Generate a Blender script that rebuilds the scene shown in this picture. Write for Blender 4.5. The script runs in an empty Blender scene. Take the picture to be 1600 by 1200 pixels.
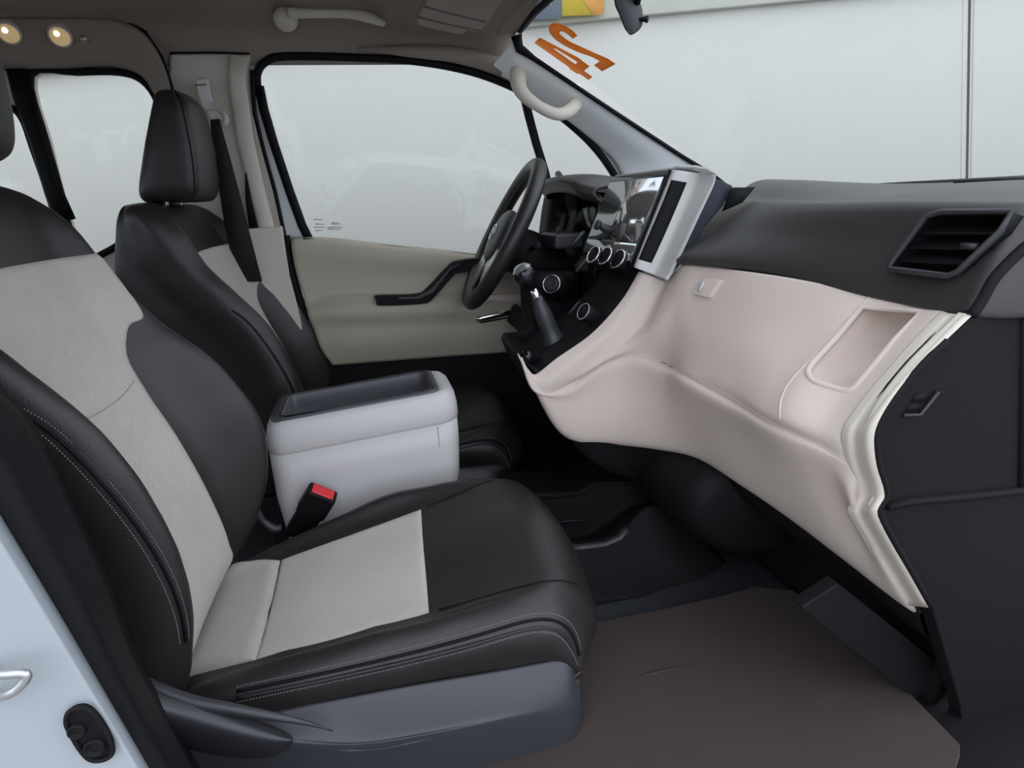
import bpy, bmesh, math
import numpy as np
from mathutils import Vector, Matrix, noise
C = bpy.context.scene.collection
sc = bpy.context.scene
# ------------------------------------------------------------------ camera
# van frame: X forward, Y across towards the driver side, Z up, origin on the floor
FPX = 956.87
RT = np.array((0.97070895, -0.23465221, -0.05159916))
UP = np.array((0.11472015, 0.26398373, 0.95768047))
FW = np.array((0.21110049, 0.93554847, -0.28317071))
EYE = np.array((0, 0, 1.0))
cd = bpy.data.cameras.new('camera'); cam = bpy.data.objects.new('camera', cd); C.objects.link(cam)
cam.matrix_world = Matrix(((RT[0], UP[0], -FW[0], 0), (RT[1], UP[1], -FW[1], 0), (RT[2], UP[2], -FW[2], 1.0), (0, 0, 0, 1)))
cd.sensor_width = 36; cd.lens = FPX / 1600 * 36; cd.clip_start = .02; cd.clip_end = 200
sc.camera = cam
# ------------------------------------------------------------------ light
w = bpy.data.worlds.new('world'); sc.world = w; w.use_nodes = True
bg = w.node_tree.nodes['Background']; bg.inputs[0].default_value = (.80, .86, 1.0, 1); bg.inputs[1].default_value = 2.35
sc.view_settings.view_transform = 'Standard'; sc.view_settings.look = 'None'
sc.view_settings.gamma = 1; sc.view_settings.use_curve_mapping = False
sc.view_settings.exposure = 0.0

# ------------------------------------------------------------------ helpers
def ray(px, py):
    return FW + (px - 800) / FPX * RT - (py - 600) / FPX * UP
def U(px, py, Y):                 # the point seen at a pixel, on the plane y = Y of the van
    d = ray(px, py); return EYE + d * (Y / d[1])
def UX(px, py, X):
    d = ray(px, py); return EYE + d * (X / d[0])
def UZ(px, py, Z):
    d = ray(px, py); return EYE + d * ((Z - 1) / d[2])
def UP_(px, py, p0, n):
    d = ray(px, py); n = np.array(n); return EYE + d * (np.dot(np.array(p0) - EYE, n) / np.dot(d, n))
def proj(P):
    v = np.asarray(P) - EYE; d = v @ FW
    return np.stack([800 + FPX * (v @ RT) / d, 600 - FPX * (v @ UP) / d], -1)
def cr(p0, p1, p2, p3, t):
    return .5 * ((2 * p1) + (-p0 + p2) * t + (2 * p0 - 5 * p1 + 4 * p2 - p3) * t * t + (-p0 + 3 * p1 - 3 * p2 + p3) * t ** 3)
def curve(pts, n=8, closed=False):
    P = [np.array(p, float) for p in pts]; m = len(P); out = []
    for i in range(m if closed else m - 1):
        if closed: a, b, c, d = P[i - 1], P[i], P[(i + 1) % m], P[(i + 2) % m]
        else:
            b, c = P[i], P[i + 1]; a = P[i - 1] if i else 2 * b - c; d = P[i + 2] if i + 2 < m else 2 * c - b
        for k in range(n): out.append(cr(a, b, c, d, k / n))
    if not closed: out.append(P[-1])
    return out
class Surf:                        # Catmull-Rom surface; rows run along v, points of a row along u
    def __init__(s, rows, closed=False):
        s.G = np.array(rows, float); s.closed = closed; s.nv, s.nu = s.G.shape[:2]
        g = s.G
        s.P = np.concatenate([[2 * g[0] - g[1]], g, [2 * g[-1] - g[-2]]], 0)
        if not closed:
            s.P = np.concatenate([2 * s.P[:, :1] - s.P[:, 1:2], s.P, 2 * s.P[:, -1:] - s.P[:, -2:-1]], 1)
    def at(s, u, v):
        u = np.asarray(u, float); v = np.asarray(v, float)
        v = np.clip(v, 0, s.nv - 1 - 1e-6); j = np.floor(v).astype(int); tv = (v - j)[..., None]
        if s.closed:
            u = np.mod(u, s.nu); i = np.floor(u).astype(int) % s.nu; tu = (u - np.floor(u))[..., None]
            I = [(i - 1) % s.nu, i, (i + 1) % s.nu, (i + 2) % s.nu]
        else:
            u = np.clip(u, 0, s.nu - 1 - 1e-6); i = np.floor(u).astype(int); tu = (u - i)[..., None]; I = [i, i + 1, i + 2, i + 3]
        R = [cr(s.P[j + k, I[0]], s.P[j + k, I[1]], s.P[j + k, I[2]], s.P[j + k, I[3]], tu) for k in range(4)]
        return cr(R[0], R[1], R[2], R[3], tv)
    def normal(s, u, v):
        e = .02; u = np.asarray(u, float); v = np.asarray(v, float)
        a = s.at(u + e, v) - s.at(u - e, v); b = s.at(u, np.minimum(v + e, s.nv - 1)) - s.at(u, np.maximum(v - e, 0))
        n = np.cross(a, b); n /= (np.linalg.norm(n, axis=-1, keepdims=True) + 1e-9)
        if s.closed:
            c = s.G.mean((0, 1)); sgn = getattr(s, 'sg', None)
            if sgn is None:
                uu, vv = np.meshgrid(np.arange(s.nu) + .5, np.arange(1, s.nv - 1) + .0)
                s.sg = 1; nn = s.normal(uu, vv); P = s.at(uu, vv); cc = P.mean(1, keepdims=True)
                s.sg = sgn = 1 if ((P - cc) * nn).sum() > 0 else -1
            n = n * s.sg
        else:
            p = s.at(u, v); f = np.sign(((EYE - p) * n).sum(-1, keepdims=True)); f[f == 0] = 1; n = n * f
        return n
    def trace(s, pts, ur=None, vr=None):   # surface coordinates of points seen at given pixels
        ur = ur or (0, s.nu if s.closed else s.nu - 1); vr = vr or (0, s.nv - 1)
        uu, vv = np.meshgrid(np.arange(ur[0], ur[1] + 1e-6, .04), np.arange(vr[0], vr[1] + 1e-6, .04))
        P = s.at(uu, vv); n = s.normal(uu, vv); ok = ((EYE - P) * n).sum(-1) > 0; q = proj(P); out = []
        for p in pts:
            d = ((q - np.array(p)) ** 2).sum(-1) + np.where(ok, 0, 1e6); k = np.unravel_index(np.argmin(d), d.shape); u0, v0 = uu[k], vv[k]
            for st_ in (.012, .003):
                u2, v2 = np.meshgrid(u0 + np.arange(-4, 5) * st_, np.clip(v0 + np.arange(-4, 5) * st_, 0, s.nv - 1)); d2 = ((proj(s.at(u2, v2)) - np.array(p)) ** 2).sum(-1); k2 = np.unravel_index(np.argmin(d2), d2.shape); u0, v0 = u2[k2], v2[k2]
            out.append((u0, v0))
        return out
def link(o, parent=None):
    C.objects.link(o)
    if parent is not None: o.parent = parent
    return o
def mesh(name, V, Fc, mat, parent=None, smooth=True, bev=0, seg=2, solid=0, angle=35, off=-1):
    me = bpy.data.meshes.new(name); me.from_pydata([tuple(map(float, v)) for v in V], [], [tuple(map(int, f)) for f in Fc])
    me.materials.append(mat); me.validate()
    bm = bmesh.new(); bm.from_mesh(me); bmesh.ops.remove_doubles(bm, verts=bm.verts, dist=1e-5); bmesh.ops.recalc_face_normals(bm, faces=bm.faces); bm.to_mesh(me); bm.free()
    o = link(bpy.data.objects.new(name, me), parent)
    if parent is not None and parent.type == 'EMPTY' and parent.location.length > 0:
        me.transform(Matrix.Translation(-parent.location))
    elif parent is not None and parent.get('_off') is not None:
        me.transform(Matrix.Translation(-Vector(parent['_off'])))
    if parent is not None:
        L = parent.location if parent.type == 'EMPTY' else Vector(parent.get('_off', (0, 0, 0)))
        o['_off'] = tuple(L)
    if smooth:
        for p in me.polygons: p.use_smooth = True
    if solid:
        m = o.modifiers.new('s', 'SOLIDIFY'); m.thickness = solid; m.offset = off
    if bev:
        m = o.modifiers.new('b', 'BEVEL'); m.width = bev; m.segments = seg; m.limit_method = 'ANGLE'; m.angle_limit = math.radians(angle); m.harden_normals = False
        m2 = o.modifiers.new('n', 'WEIGHTED_NORMAL'); m2.keep_sharp = True
    return o
def grid_faces(nv, nu, closed=False, base=0):
    F = []
    for j in range(nv - 1):
        for i in range(nu if closed else nu - 1):
            a = j * nu + i; b = j * nu + (i + 1) % nu; F.append((base + a, base + b, base + b + nu, base + a + nu))
    return F
def inpoly(q, poly):
    x, y = q; r = False; n = len(poly)
    for i in range(n):
        x1, y1 = poly[i]; x2, y2 = poly[i - 1]
        if (y1 > y) != (y2 > y) and x < (x2 - x1) * (y - y1) / (y2 - y1) + x1: r = not r
    return r
def loft(name, s, mat, parent, ru=8, rv=8, cap=True, xf=None, holes=None, solid=0, wrinkle=0):
    nu = s.nu * ru if s.closed else (s.nu - 1) * ru + 1; nv = (s.nv - 1) * rv + 1
    uu, vv = np.meshgrid(np.arange(nu) / ru, np.arange(nv) / rv)
    P = s.at(uu, vv)
    if wrinkle:
        N = s.normal(uu, vv)
        for idx in np.ndindex(P.shape[:2]):
            p = P[idx]; P[idx] = p + N[idx] * wrinkle * (noise.noise(Vector(p * 9)) + .5 * noise.noise(Vector(p * 23)))
    V = P.reshape(-1, 3); Fc = grid_faces(nv, nu, s.closed)
    if holes:
        q = proj(V); Fc = [f for f in Fc if not any(inpoly(q[list(f)].mean(0), h) for h in holes)]
    V = [xf(p) if xf else p for p in V]
    if cap and s.closed:
        for j in (0, nv - 1):
            c = np.mean(V[j * nu:(j + 1) * nu], 0); V.append(c); k = len(V) - 1
            Fc += [(j * nu + i, j * nu + (i + 1) % nu, k) for i in range(nu)]
    return mesh(name, V, Fc, mat, parent, solid=solid)
def patch(name, s, left, right, mat, parent, off=.004, n=40, m=24, xf=None, edge=.0005):
    # panel lying on a surface between two boundary curves given in surface coordinates
    def res(c, n):
        c = np.array(curve(c, 12) if len(c) > 2 else c); L = np.concatenate([[0], np.cumsum(np.linalg.norm(np.diff(c, axis=0), axis=1))]); t = np.linspace(0, L[-1], n)
        return np.stack([np.interp(t, L, c[:, k]) for k in range(2)], -1)
    A = res(left, n); B = res(right, n); t = np.linspace(0, 1, m)
    uv = A[:, None] * (1 - t)[None, :, None] + B[:, None] * t[None, :, None]
    P = s.at(uv[..., 0], uv[..., 1]); N = s.normal(uv[..., 0], uv[..., 1])
    ei = np.minimum(np.arange(n), n - 1 - np.arange(n)) * 1.0; ej = np.minimum(np.arange(m), m - 1 - np.arange(m)) * 1.0
    h = np.minimum(1, np.minimum(ei[:, None], ej[None, :]) / 2.0) ** .6
    P = P + N * (edge + (off - edge) * h)[..., None]
    P2 = s.at(uv[..., 0], uv[..., 1]) - N * .006
    # skirt
    V = list(P.reshape(-1, 3)); Fc = grid_faces(n, m)
    per = [(0, j) for j in range(m)] + [(i, m - 1) for i in range(1, n)] + [(n - 1, j) for j in range(m - 2, -1, -1)] + [(i, 0) for i in range(n - 2, 0, -1)]
    b = len(V); V += [P2[i, j] for i, j in per]; k = len(per)
    Fc += [(per[a][0] * m + per[a][1], per[(a + 1) % k][0] * m + per[(a + 1) % k][1], b + (a + 1) % k, b + a) for a in range(k)]
    V = [xf(p) if xf else p for p in V]
    return mesh(name, V, Fc, mat, parent)
def tubemesh(path, r, sec=8, flat=1.0, closed=False, caps=True, nrm=None):
    P = np.array(path, float); n = len(P); T = np.gradient(P, axis=0)
    if closed: T = np.roll(P, -1, 0) - np.roll(P, 1, 0)
    T /= np.linalg.norm(T, axis=1, keepdims=True) + 1e-12
    rr = np.ones(n) * r if np.isscalar(r) else np.interp(np.linspace(0, 1, n), np.linspace(0, 1, len(r)), r)
    a = np.array(nrm if nrm is not None else ((0, 0, 1) if abs(T[0][2]) < .9 else (1, 0, 0)), float); V = []
    for i in range(n):
        a = a - T[i] * np.dot(a, T[i]); a /= np.linalg.norm(a); b = np.cross(T[i], a)
        for k in range(sec):
            t = 2 * math.pi * k / sec; V.append(P[i] + rr[i] * (math.cos(t) * a * flat + math.sin(t) * b))
    Fc = grid_faces(n, sec, True)
    if closed: Fc += [((n - 1) * sec + k, (n - 1) * sec + (k + 1) % sec, (k + 1) % sec, k) for k in range(sec)]
    elif caps: Fc += [tuple(range(sec)), tuple((n - 1) * sec + k for k in range(sec))]
    return V, Fc
def tube(name, path, r, mat, parent=None, sec=10, flat=1.0, closed=False, xf=None, nrm=None, bev=0):
    V, Fc = tubemesh(path, r, sec, flat, closed, nrm=nrm)
    if xf: V = [xf(p) for p in V]
    return mesh(name, V, Fc, mat, parent, bev=bev)
def join(parts):
    V = []; F = []
    for v, f in parts:
        b = len(V); V += list(v); F += [tuple(b + i for i in q) for q in f]
    return V, F
def plate(name, outline, depth, mat, parent=None, holes=(), bev=.003, smooth=True, seg=2, xf=None):
    # flat polygon (3D outline, optional holes) extruded by the vector depth
    bm = bmesh.new(); es = []
    for lp in [outline] + list(holes):
        vs = [bm.verts.new(tuple(map(float, p))) for p in lp]
        for i in range(len(vs)): es.append(bm.edges.new((vs[i - 1], vs[i])))
    r = bmesh.ops.triangle_fill(bm, edges=es, use_beauty=True)
    fs = [g for g in bm.faces]
    e = bmesh.ops.extrude_face_region(bm, geom=fs)
    vs = [g for g in e['geom'] if isinstance(g, bmesh.types.BMVert)]
    bmesh.ops.translate(bm, verts=vs, vec=tuple(map(float, depth)))
    bmesh.ops.recalc_face_normals(bm, faces=bm.faces)
    bm.verts.index_update(); V = [np.array(v.co) for v in bm.verts]; Fc = [[v.index for v in f.verts] for f in bm.faces]; bm.free()
    if xf: V = [xf(p) for p in V]
    return mesh(name, V, Fc, mat, parent, bev=bev, seg=seg, smooth=smooth)
def boxm(c, sz, rot=None):
    V = []; R = rot if rot is not None else np.eye(3)
    for k in range(8):
        V.append(np.array(c) + R @ (np.array(((k & 1) - .5, ((k >> 1) & 1) - .5, ((k >> 2) & 1) - .5)) * np.array(sz)))
    return V, [(0, 1, 3, 2), (4, 6, 7, 5), (0, 4, 5, 1), (2, 3, 7, 6), (0, 2, 6, 4), (1, 5, 7, 3)]
def box(name, c, sz, mat, parent=None, rot=None, bev=.004, seg=3):
    V, F = boxm(c, sz, rot); return mesh(name, V, F, mat, parent, bev=bev, seg=seg)
def lathe(name, c, axis, prof, mat, parent=None, n=28, up=(0, 0, 1)):   # prof: (radius, distance along axis)
    ax = np.array(axis, float); ax /= np.linalg.norm(ax); a = np.array(up, float) - ax * np.dot(up, ax)
    if np.linalg.norm(a) < .1: a = np.array((1, 0, 0)) - ax * ax[0]
    a /= np.linalg.norm(a); b = np.cross(ax, a); V = []
    for r, h in prof:
        for k in range(n):
            t = 2 * math.pi * k / n; V.append(np.array(c) + ax * h + r * (math.cos(t) * a + math.sin(t) * b))
    return mesh(name, V, grid_faces(len(prof), n, True), mat, parent, bev=0)
def empty(name, loc, label, cat, group=None):
    o = link(bpy.data.objects.new(name, None)); o.location = loc; o.empty_display_size = .05
    if label: o['label'] = label
    if cat: o['category'] = cat
    if group: o['group'] = group
    return o
def tag(o, label, cat, group=None):
    o['label'] = label; o['category'] = cat
    if group: o['group'] = group
    return o
def struct(o): o['kind'] = 'structure'; return o
def stuff(o): o['kind'] = 'stuff'; return o

# ------------------------------------------------------------------ materials
def mat(name, col, rough=.5, metal=0, bump=0, bscale=300, spec=.5, var=0, vscale=6, coat=0, wave=None, sheen=0):
    m = bpy.data.materials.new(name); m.use_nodes = True; nt = m.node_tree; b = nt.nodes['Principled BSDF']
    b.inputs['Base Color'].default_value = (*col, 1); b.inputs['Roughness'].default_value = rough; b.inputs['Metallic'].default_value = metal
    b.inputs['Specular IOR Level'].default_value = spec
    if coat: b.inputs['Coat Weight'].default_value = coat; b.inputs['Coat Roughness'].default_value = .1
    if sheen: b.inputs['Sheen Weight'].default_value = sheen
    tc = nt.nodes.new('ShaderNodeTexCoord')
    if var:
        n = nt.nodes.new('ShaderNodeTexNoise'); n.inputs['Scale'].default_value = vscale; n.inputs['Detail'].default_value = 4
        nt.links.new(tc.outputs['Object'], n.inputs['Vector'])
        r = nt.nodes.new('ShaderNodeMapRange'); r.inputs['To Min'].default_value = 1 - var; r.inputs['To Max'].default_value = 1 + var
        nt.links.new(n.outputs['Fac'], r.inputs['Value'])
        x = nt.nodes.new('ShaderNodeMix'); x.data_type = 'RGBA'; x.blend_type = 'MULTIPLY'; x.inputs['Factor'].default_value = 1
        x.inputs['A'].default_value = (*col, 1); nt.links.new(r.outputs['Result'], x.inputs['B']); nt.links.new(x.outputs['Result'], b.inputs['Base Color'])
    if bump:
        n = nt.nodes.new('ShaderNodeTexNoise'); n.inputs['Scale'].default_value = bscale; n.inputs['Detail'].default_value = 3
        nt.links.new(tc.outputs['Object'], n.inputs['Vector']); h = n.outputs['Fac']
        if wave:
            wv = nt.nodes.new('ShaderNodeTexWave'); wv.inputs['Scale'].default_value = wave[0]; wv.bands_direction = 'DIAGONAL' if len(wave) < 2 else wave[1]
            wv.inputs['Distortion'].default_value = 1.2; wv.inputs['Detail'].default_value = 1
            nt.links.new(tc.outputs['Object'], wv.inputs['Vector'])
            a = nt.nodes.new('ShaderNodeMath'); a.operation = 'ADD'; nt.links.new(wv.outputs['Fac'], a.inputs[0]); nt.links.new(h, a.inputs[1]); h = a.outputs[0]
        bp = nt.nodes.new('ShaderNodeBump'); bp.inputs['Strength'].default_value = bump; bp.inputs['Distance'].default_value = .002
        nt.links.new(h, bp.inputs['Height']); nt.links.new(bp.outputs['Normal'], b.inputs['Normal'])
    return m
M = dict(
    leather=mat('black_leather', (.021, .018, .0170), .40, bump=.25, bscale=450, spec=.5, var=.12),
    cloth=mat('beige_cloth', (.56, .515, .455), .9, bump=.45, bscale=600, var=.10, vscale=7, wave=(70, 'Y'), sheen=.15),
    cream=mat('cream_plastic', (.65, .55, .475), .5, bump=.08, bscale=700, spec=.4),
    mould=mat('moulding_plastic', (.66, .60, .50), .5, spec=.4),
    white=mat('console_plastic', (.60, .58, .56), .45, bump=.05, bscale=700, spec=.4),
    bezel=mat('bezel_plastic', (.58, .57, .54), .42, spec=.4),
    pillar=mat('pillar_plastic', (.64, .595, .51), .55, bump=.05, bscale=500, spec=.3),
    trim=mat('door_trim_plastic', (.46, .415, .33), .6, bump=.08, bscale=500, spec=.3),
    head=mat('headliner_fabric', (.31, .27, .23), .95, bump=.15, bscale=900, spec=.1),
    black=mat('black_plastic', (.008, .007, .008), .6, bump=.15, bscale=700, spec=.18),
    dash=mat('dash_plastic', (.031, .028, .026), .43, bump=.12, bscale=600, spec=.6),
    grey=mat('charcoal_plastic', (.030, .029, .032), .45, bump=.15, bscale=700, spec=.5),
    satin=mat('satin_charcoal', (.035, .035, .040), .42, bump=.1, bscale=700, spec=.6),
    tray=mat('tray_plastic', (.075, .075, .085), .4, bump=.1, bscale=700, spec=.6),
    body=mat('shaded_white_body_paint', (.37, .40, .41), .35, spec=.4, coat=.2),  # white paint darkened: shade of the open door put into the colour
    apil=mat('pale_pillar_trim', (.90, .92, .92), .5, spec=.4),
    navy=mat('dark_navy_plastic', (.018, .022, .034), .5, spec=.4),
    matte=mat('matte_dark_plastic', (.011, .009, .010), .65, bump=.2, bscale=700, spec=.14),
    rubber=mat('black_rubber', (.007, .007, .008), .6, spec=.15),
    gloss=mat('gloss_black', (.008, .008, .009), .12, spec=.5),
    chrome=mat('chrome', (.75, .75, .77), .15, metal=1),
    silver=mat('silver_trim', (.52, .52, .50), .32, metal=.8),
    screen=mat('screen_glass', (.50, .51, .50), .13, metal=.9),
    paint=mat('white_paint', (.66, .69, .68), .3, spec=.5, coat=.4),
    wall=mat('painted_wall', (.53, .52, .475), .9, bump=.05, bscale=20, var=.02, vscale=3),
    seam=mat('dark_joint', (.10, .09, .10), .9),
    beam=mat('wall_beam', (.42, .42, .36), .9, var=.08),
    ground=mat('concrete', (.30, .29, .28), .9, bump=.2, bscale=40, var=.1),
    carpet=mat('dark_carpet', (.035, .038, .045), .95, bump=.9, bscale=400, var=.3, vscale=180),
    mat_=mat('beige_carpet', (.052, .037, .032), .95, bump=.6, bscale=500, var=.10, vscale=12),
    thread=mat('grey_thread', (.22, .21, .20), .8),
    red=mat('red_button', (.75, .02, .03), .4),
    belt=mat('black_webbing', (.012, .012, .012), .8, bump=.4, bscale=400),
    orange=mat('orange_film', (.72, .33, .07), .6),
    bgrey=mat('banner_grey', (.17, .21, .24), .8),
    byel=mat('banner_yellow', (.72, .55, .06), .8),
    bora=mat('banner_orange', (.80, .38, .10), .8),
    bwhite=mat('banner_white', (.75, .75, .75), .8),
    label=mat('label_print', (.66, .67, .66), .7),
    lens=mat('lamp_lens', (.75, .60, .38), .35),
)
def emis(name, col, s):
    m = bpy.data.materials.new(name); m.use_nodes = True; b = m.node_tree.nodes['Principled BSDF']
    b.inputs['Base Color'].default_value = (*col, 1); b.inputs['Emission Color'].default_value = (*col, 1); b.inputs['Emission Strength'].default_value = s; return m
M['bulb'] = emis('warm_bulb', (1, .72, .35), 3.0)
M['lensglow'] = emis('warm_lens', (.75, .55, .28), .35)
def glassmat():
    m = bpy.data.materials.new('window_glass'); m.use_nodes = True; nt = m.node_tree; nt.nodes.clear()
    o = nt.nodes.new('ShaderNodeOutputMaterial'); x = nt.nodes.new('ShaderNodeMixShader'); t = nt.nodes.new('ShaderNodeBsdfTransparent'); g = nt.nodes.new('ShaderNodeBsdfGlossy')
    t.inputs[0].default_value = (.97, .985, .975, 1); g.inputs['Roughness'].default_value = .02; x.inputs[0].default_value = .02
    nt.links.new(t.outputs[0], x.inputs[1]); nt.links.new(g.outputs[0], x.inputs[2]); nt.links.new(x.outputs[0], o.inputs[0]); return m
M['glass'] = glassmat()
_n = M['orange'].node_tree; _t = _n.nodes.new('ShaderNodeBsdfTranslucent'); _t.inputs[0].default_value = (.72, .33, .07, 1); _x = _n.nodes.new('ShaderNodeMixShader'); _x.inputs[0].default_value = .6
_n.links.new(_n.nodes['Principled BSDF'].outputs[0], _x.inputs[1]); _n.links.new(_t.outputs[0], _x.inputs[2]); _n.links.new(_x.outputs[0], _n.nodes['Material Output'].inputs[0])

# ================================================================== OUTSIDE
# the van stands nose-down by a few degrees against the building, so the building is turned about Y
TR = math.radians(-4.5)
RO = np.array(((math.cos(TR), 0, math.sin(TR)), (0, 1, 0), (-math.sin(TR), 0, math.cos(TR))))
WY = 4.3
wl = struct(box('wall_far', (3.0, WY + .1, 1.5), (26, .2, 7.0), M['wall'], rot=RO, bev=0))
g = struct(box('ground', (0, 0, -.62), (60, 60, .1), M['ground'], bev=0))
p0 = U(1516, -60, WY); p1 = U(1510, 330, WY)
d = (p1 - p0); jt = mesh('wall_joint', *join([tubemesh([p0 - d * 1.0, p1 + d * 1.2], .012, 4)]), M['seam'], wl)
for a, c in ((-.035, .02), (.045, .026)):
    tube('joint_cover', [p0 - d + np.array((a * 1.3, .0, 0)), p1 + d * 1.2 + np.array((a * 1.3, 0, 0))], c, M['wall'], wl, sec=8, flat=.3, nrm=(0, 1, 0))
# beam along the top of the wall
b0 = U(560, 66, WY - .05); b1 = U(1500, -22, WY - .05); dd = b1 - b0
V = []; 
for p in (b0 - dd * 2, b1 + dd * 2):
    for y, z in ((0, 0), (0, .12), (.06, .12), (.06, 0)): V.append(p + np.array((0, y, z)))
struct(mesh('trim_1', V, [(0, 1, 5, 4), (1, 2, 6, 5), (2, 3, 7, 6), (3, 0, 4, 7), (0, 1, 2, 3), (4, 5, 6, 7)], M['beam'], bev=.01))
bn = empty('advertising_banner', (0, 0, 0), 'grey, yellow and orange printed banner hung on the white wall above the windshield', 'banner')
BY = WY - .10
plate('grey_field', [U(*p, BY) for p in ((740, -110), (876, -110), (878, 29), (740, 33))], (0, .01, 0), M['bgrey'], bn, bev=0)
plate('yellow_field', [U(*p, BY) for p in ((876.5, -110), (946, -110), (944, 22), (878.5, 25))], (0, .01, 0), M['byel'], bn, bev=0)
plate('orange_field', [U(*p, BY - .004) for p in ((930.5, -110), (945, -110), (944, 22), (925.5, 24), (912, 0))], (0, .003, 0), M['bora'], bn, bev=0)
plate('letter', [U(*p, BY - .006) for p in ((849, -25), (853, -25), (853, 1), (856, 1), (856, 7), (849, 7))], (0, .006, 0), M['bwhite'], bn, bev=0)
plate('letter', [U(*p, BY - .006) for p in ((857, -45), (861.5, -45), (861.5, 6.5), (857, 6.5))], (0, .006, 0), M['bwhite'], bn, bev=0)

# ================================================================== VAN SHELL
fl = struct(box('floor', (-.9, 1.53, -.06), (4.2, 1.86, .1), M['carpet'], bev=0))
Y0, Y1 = .62, 2.45
# ceiling: cross-section swept along X, bending into the side walls
prof = [(.60, 1.50), (.63, 1.58), (.74, 1.66), (.95, 1.70), (1.53, 1.72), (2.10, 1.70), (2.33, 1.655), (2.43, 1.60), (2.465, 1.50)]
rows = []
for x, dz in ((-3.0, 0), (-2, 0), (-1, 0), (-.3, 0), (.1, -.01), (.36, -.035), (.50, -.075), (.60, -.13)):
    k = max(0, (x - .1) / .5); r = []
    for y, z in prof:
        f = (z - 1.5) / .22; r.append((x, y, z + dz * f))
    rows.append(r)
ceil = struct(loft('ceiling', Surf(rows), M['head'], None, 6, 6, solid=.02))
# header rail over the windshield
hp = [UX(700, -150, .60), U(871, 0, 1.87), U(845, 20, 1.99), U(818, 42, 2.17), U(809, 52, 2.27)]
tube('windshield_header', [(.60, .70, 1.52), (.62, 1.0, 1.575), (.62, 1.53, 1.585), (.62, 1.87, 1.568), (.615, 2.1, 1.575), (.609, 2.28, 1.566)], .012, M['rubber'], ceil, sec=10)
tube('header_trim', curve([(.575, .66, 1.54), (.575, 1.0, 1.60), (.575, 1.53, 1.62), (.575, 1.87, 1.605), (.575, 2.1, 1.605), (.56, 2.33, 1.585)]), .032, M['head'], ceil, sec=14)
# far side wall with a hole for the door and the two rear panes
def PX(l, Y=Y1): return [U(p[0], p[1], Y) for p in l]
door_ap = curve([(398, 150), (396, 112), (412, 88), (445, 80), (560, 82), (650, 88), (730, 103), (805, 131), (865, 166), (925, 214), (965, 254), (985, 290), (1000, 345)], 5) + \
    [(1000, 560), (1000, 760), (560, 780), (520, 640), (492, 540), (470, 480), (455, 430), (440, 372), (420, 270)]
rearA = curve([(48, 117), (120, 113), (185, 113), (222, 126), (246, 160), (256, 215), (258, 290), (240, 345), (200, 372), (165, 394), (130, 402), (100, 330), (72, 222)], 4, True)
rearB = curve([(-330, 190), (-200, 158), (-60, 160), (8, 166), (34, 184), (52, 232), (75, 300), (84, 345), (60, 400), (-100, 420), (-300, 420)], 4, True)
outer = [(-3.0, Y1, 1.60)] + PX([(770, 72), (805, 96), (850, 124), (910, 164), (990, 232), (1040, 288), (1075, 340), (1090, 500), (1095, 860)]) + [(-3.0, Y1, -.05)]
wl2 = struct(plate('wall_left', outer, (0, .05, 0), M['pillar'], None, holes=[PX(door_ap), PX(rearA), PX(rearB)], bev=.006))
for hole in (rearA, rearB):
    tube('window_seal', PX(hole, Y1 - .004), .014, M['rubber'], wl2, sec=8, closed=True, flat=.8)
plate('rear_pane', PX(rearA, Y1 + .03), (0, .004, 0), M['glass'], wl2, bev=0)
plate('rear_pane', PX(rearB, Y1 + .03), (0, .004, 0), M['glass'], wl2, bev=0)
# dark post between the rear panes
tube('window_post', PX([(26, 108), (36, 150), (62, 222), (86, 305), (104, 345)], Y1 - .02), .030, M['rubber'], wl2, sec=8, flat=.35, nrm=(0, 1, 0))
tube('window_post_edge', PX([(45, 128), (62, 190), (88, 275), (104, 330)], Y1 - .035), .006, M['black'], wl2, sec=8)
# raised header moulding round the rear window, with two lamps
hm_o = [(-700, 26), (60, 24), (165, 26), (205, 36), (236, 62), (256, 100), (268, 140), (272, 180)]
hm_i = [(272, 180), (252, 178), (243, 150), (224, 122), (186, 107), (120, 107), (40, 110), (-700, 118)]
rows = []
n = 24
A = np.array(curve(hm_o, 8)); B = np.array(curve(hm_i[::-1], 8))
def resamp(c, n):
    L = np.concatenate([[0], np.cumsum(np.linalg.norm(np.diff(c, axis=0), axis=1))]); t = np.linspace(0, L[-1], n); return np.stack([np.interp(t, L, c[:, k]) for k in range(c.shape[1])], -1)
A = resamp(A, n); B = resamp(B, n)
G = []
for t, yy in ((0, 2.42), (.03, 2.385), (.12, 2.365), (.5, 2.38), (.85, 2.41), (1, 2.44)):
    G.append([U(*(A[i] * (1 - t) + B[i] * t), yy) for i in range(n)])
hm = loft('rear_header', Surf(G), M['head'], wl2, 3, 4, solid=.01)
tube('header_groove', [U(*p, 2.40) for p in A], .008, M['rubber'], wl2, sec=8)
for (cx, cy) in ((14, 52), (94, 57)):
    lm = empty('ceiling_lamp', U(cx, cy, 2.36), ('lit warm roof lamp above the passenger headrest at the left photo edge' if cx < 50 else 'lit warm roof lamp nearer the driver headrest, beside the metal stud'), 'lamp', 'reading lamps in the rear roof trim')
    c = U(cx, cy, 2.362); ax = np.array((.15, -.8, -.5))
    lathe('lamp_lens', c, ax, [(0.0001, .016), (.017, .014), (.025, .006), (.028, -.004), (.028, -.02)], M['lensglow'], lm)
    lathe('lamp_ring', c, ax, [(.027, -.01), (.027, .006), (.032, .003), (.033, -.02)], M['pillar'], lm)
    lathe('bulb', c + np.array((-.004, 0, .012)), ax, [(0.0001, .024), (.009, .021), (.013, .010)], M['bulb'], lm)
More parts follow.
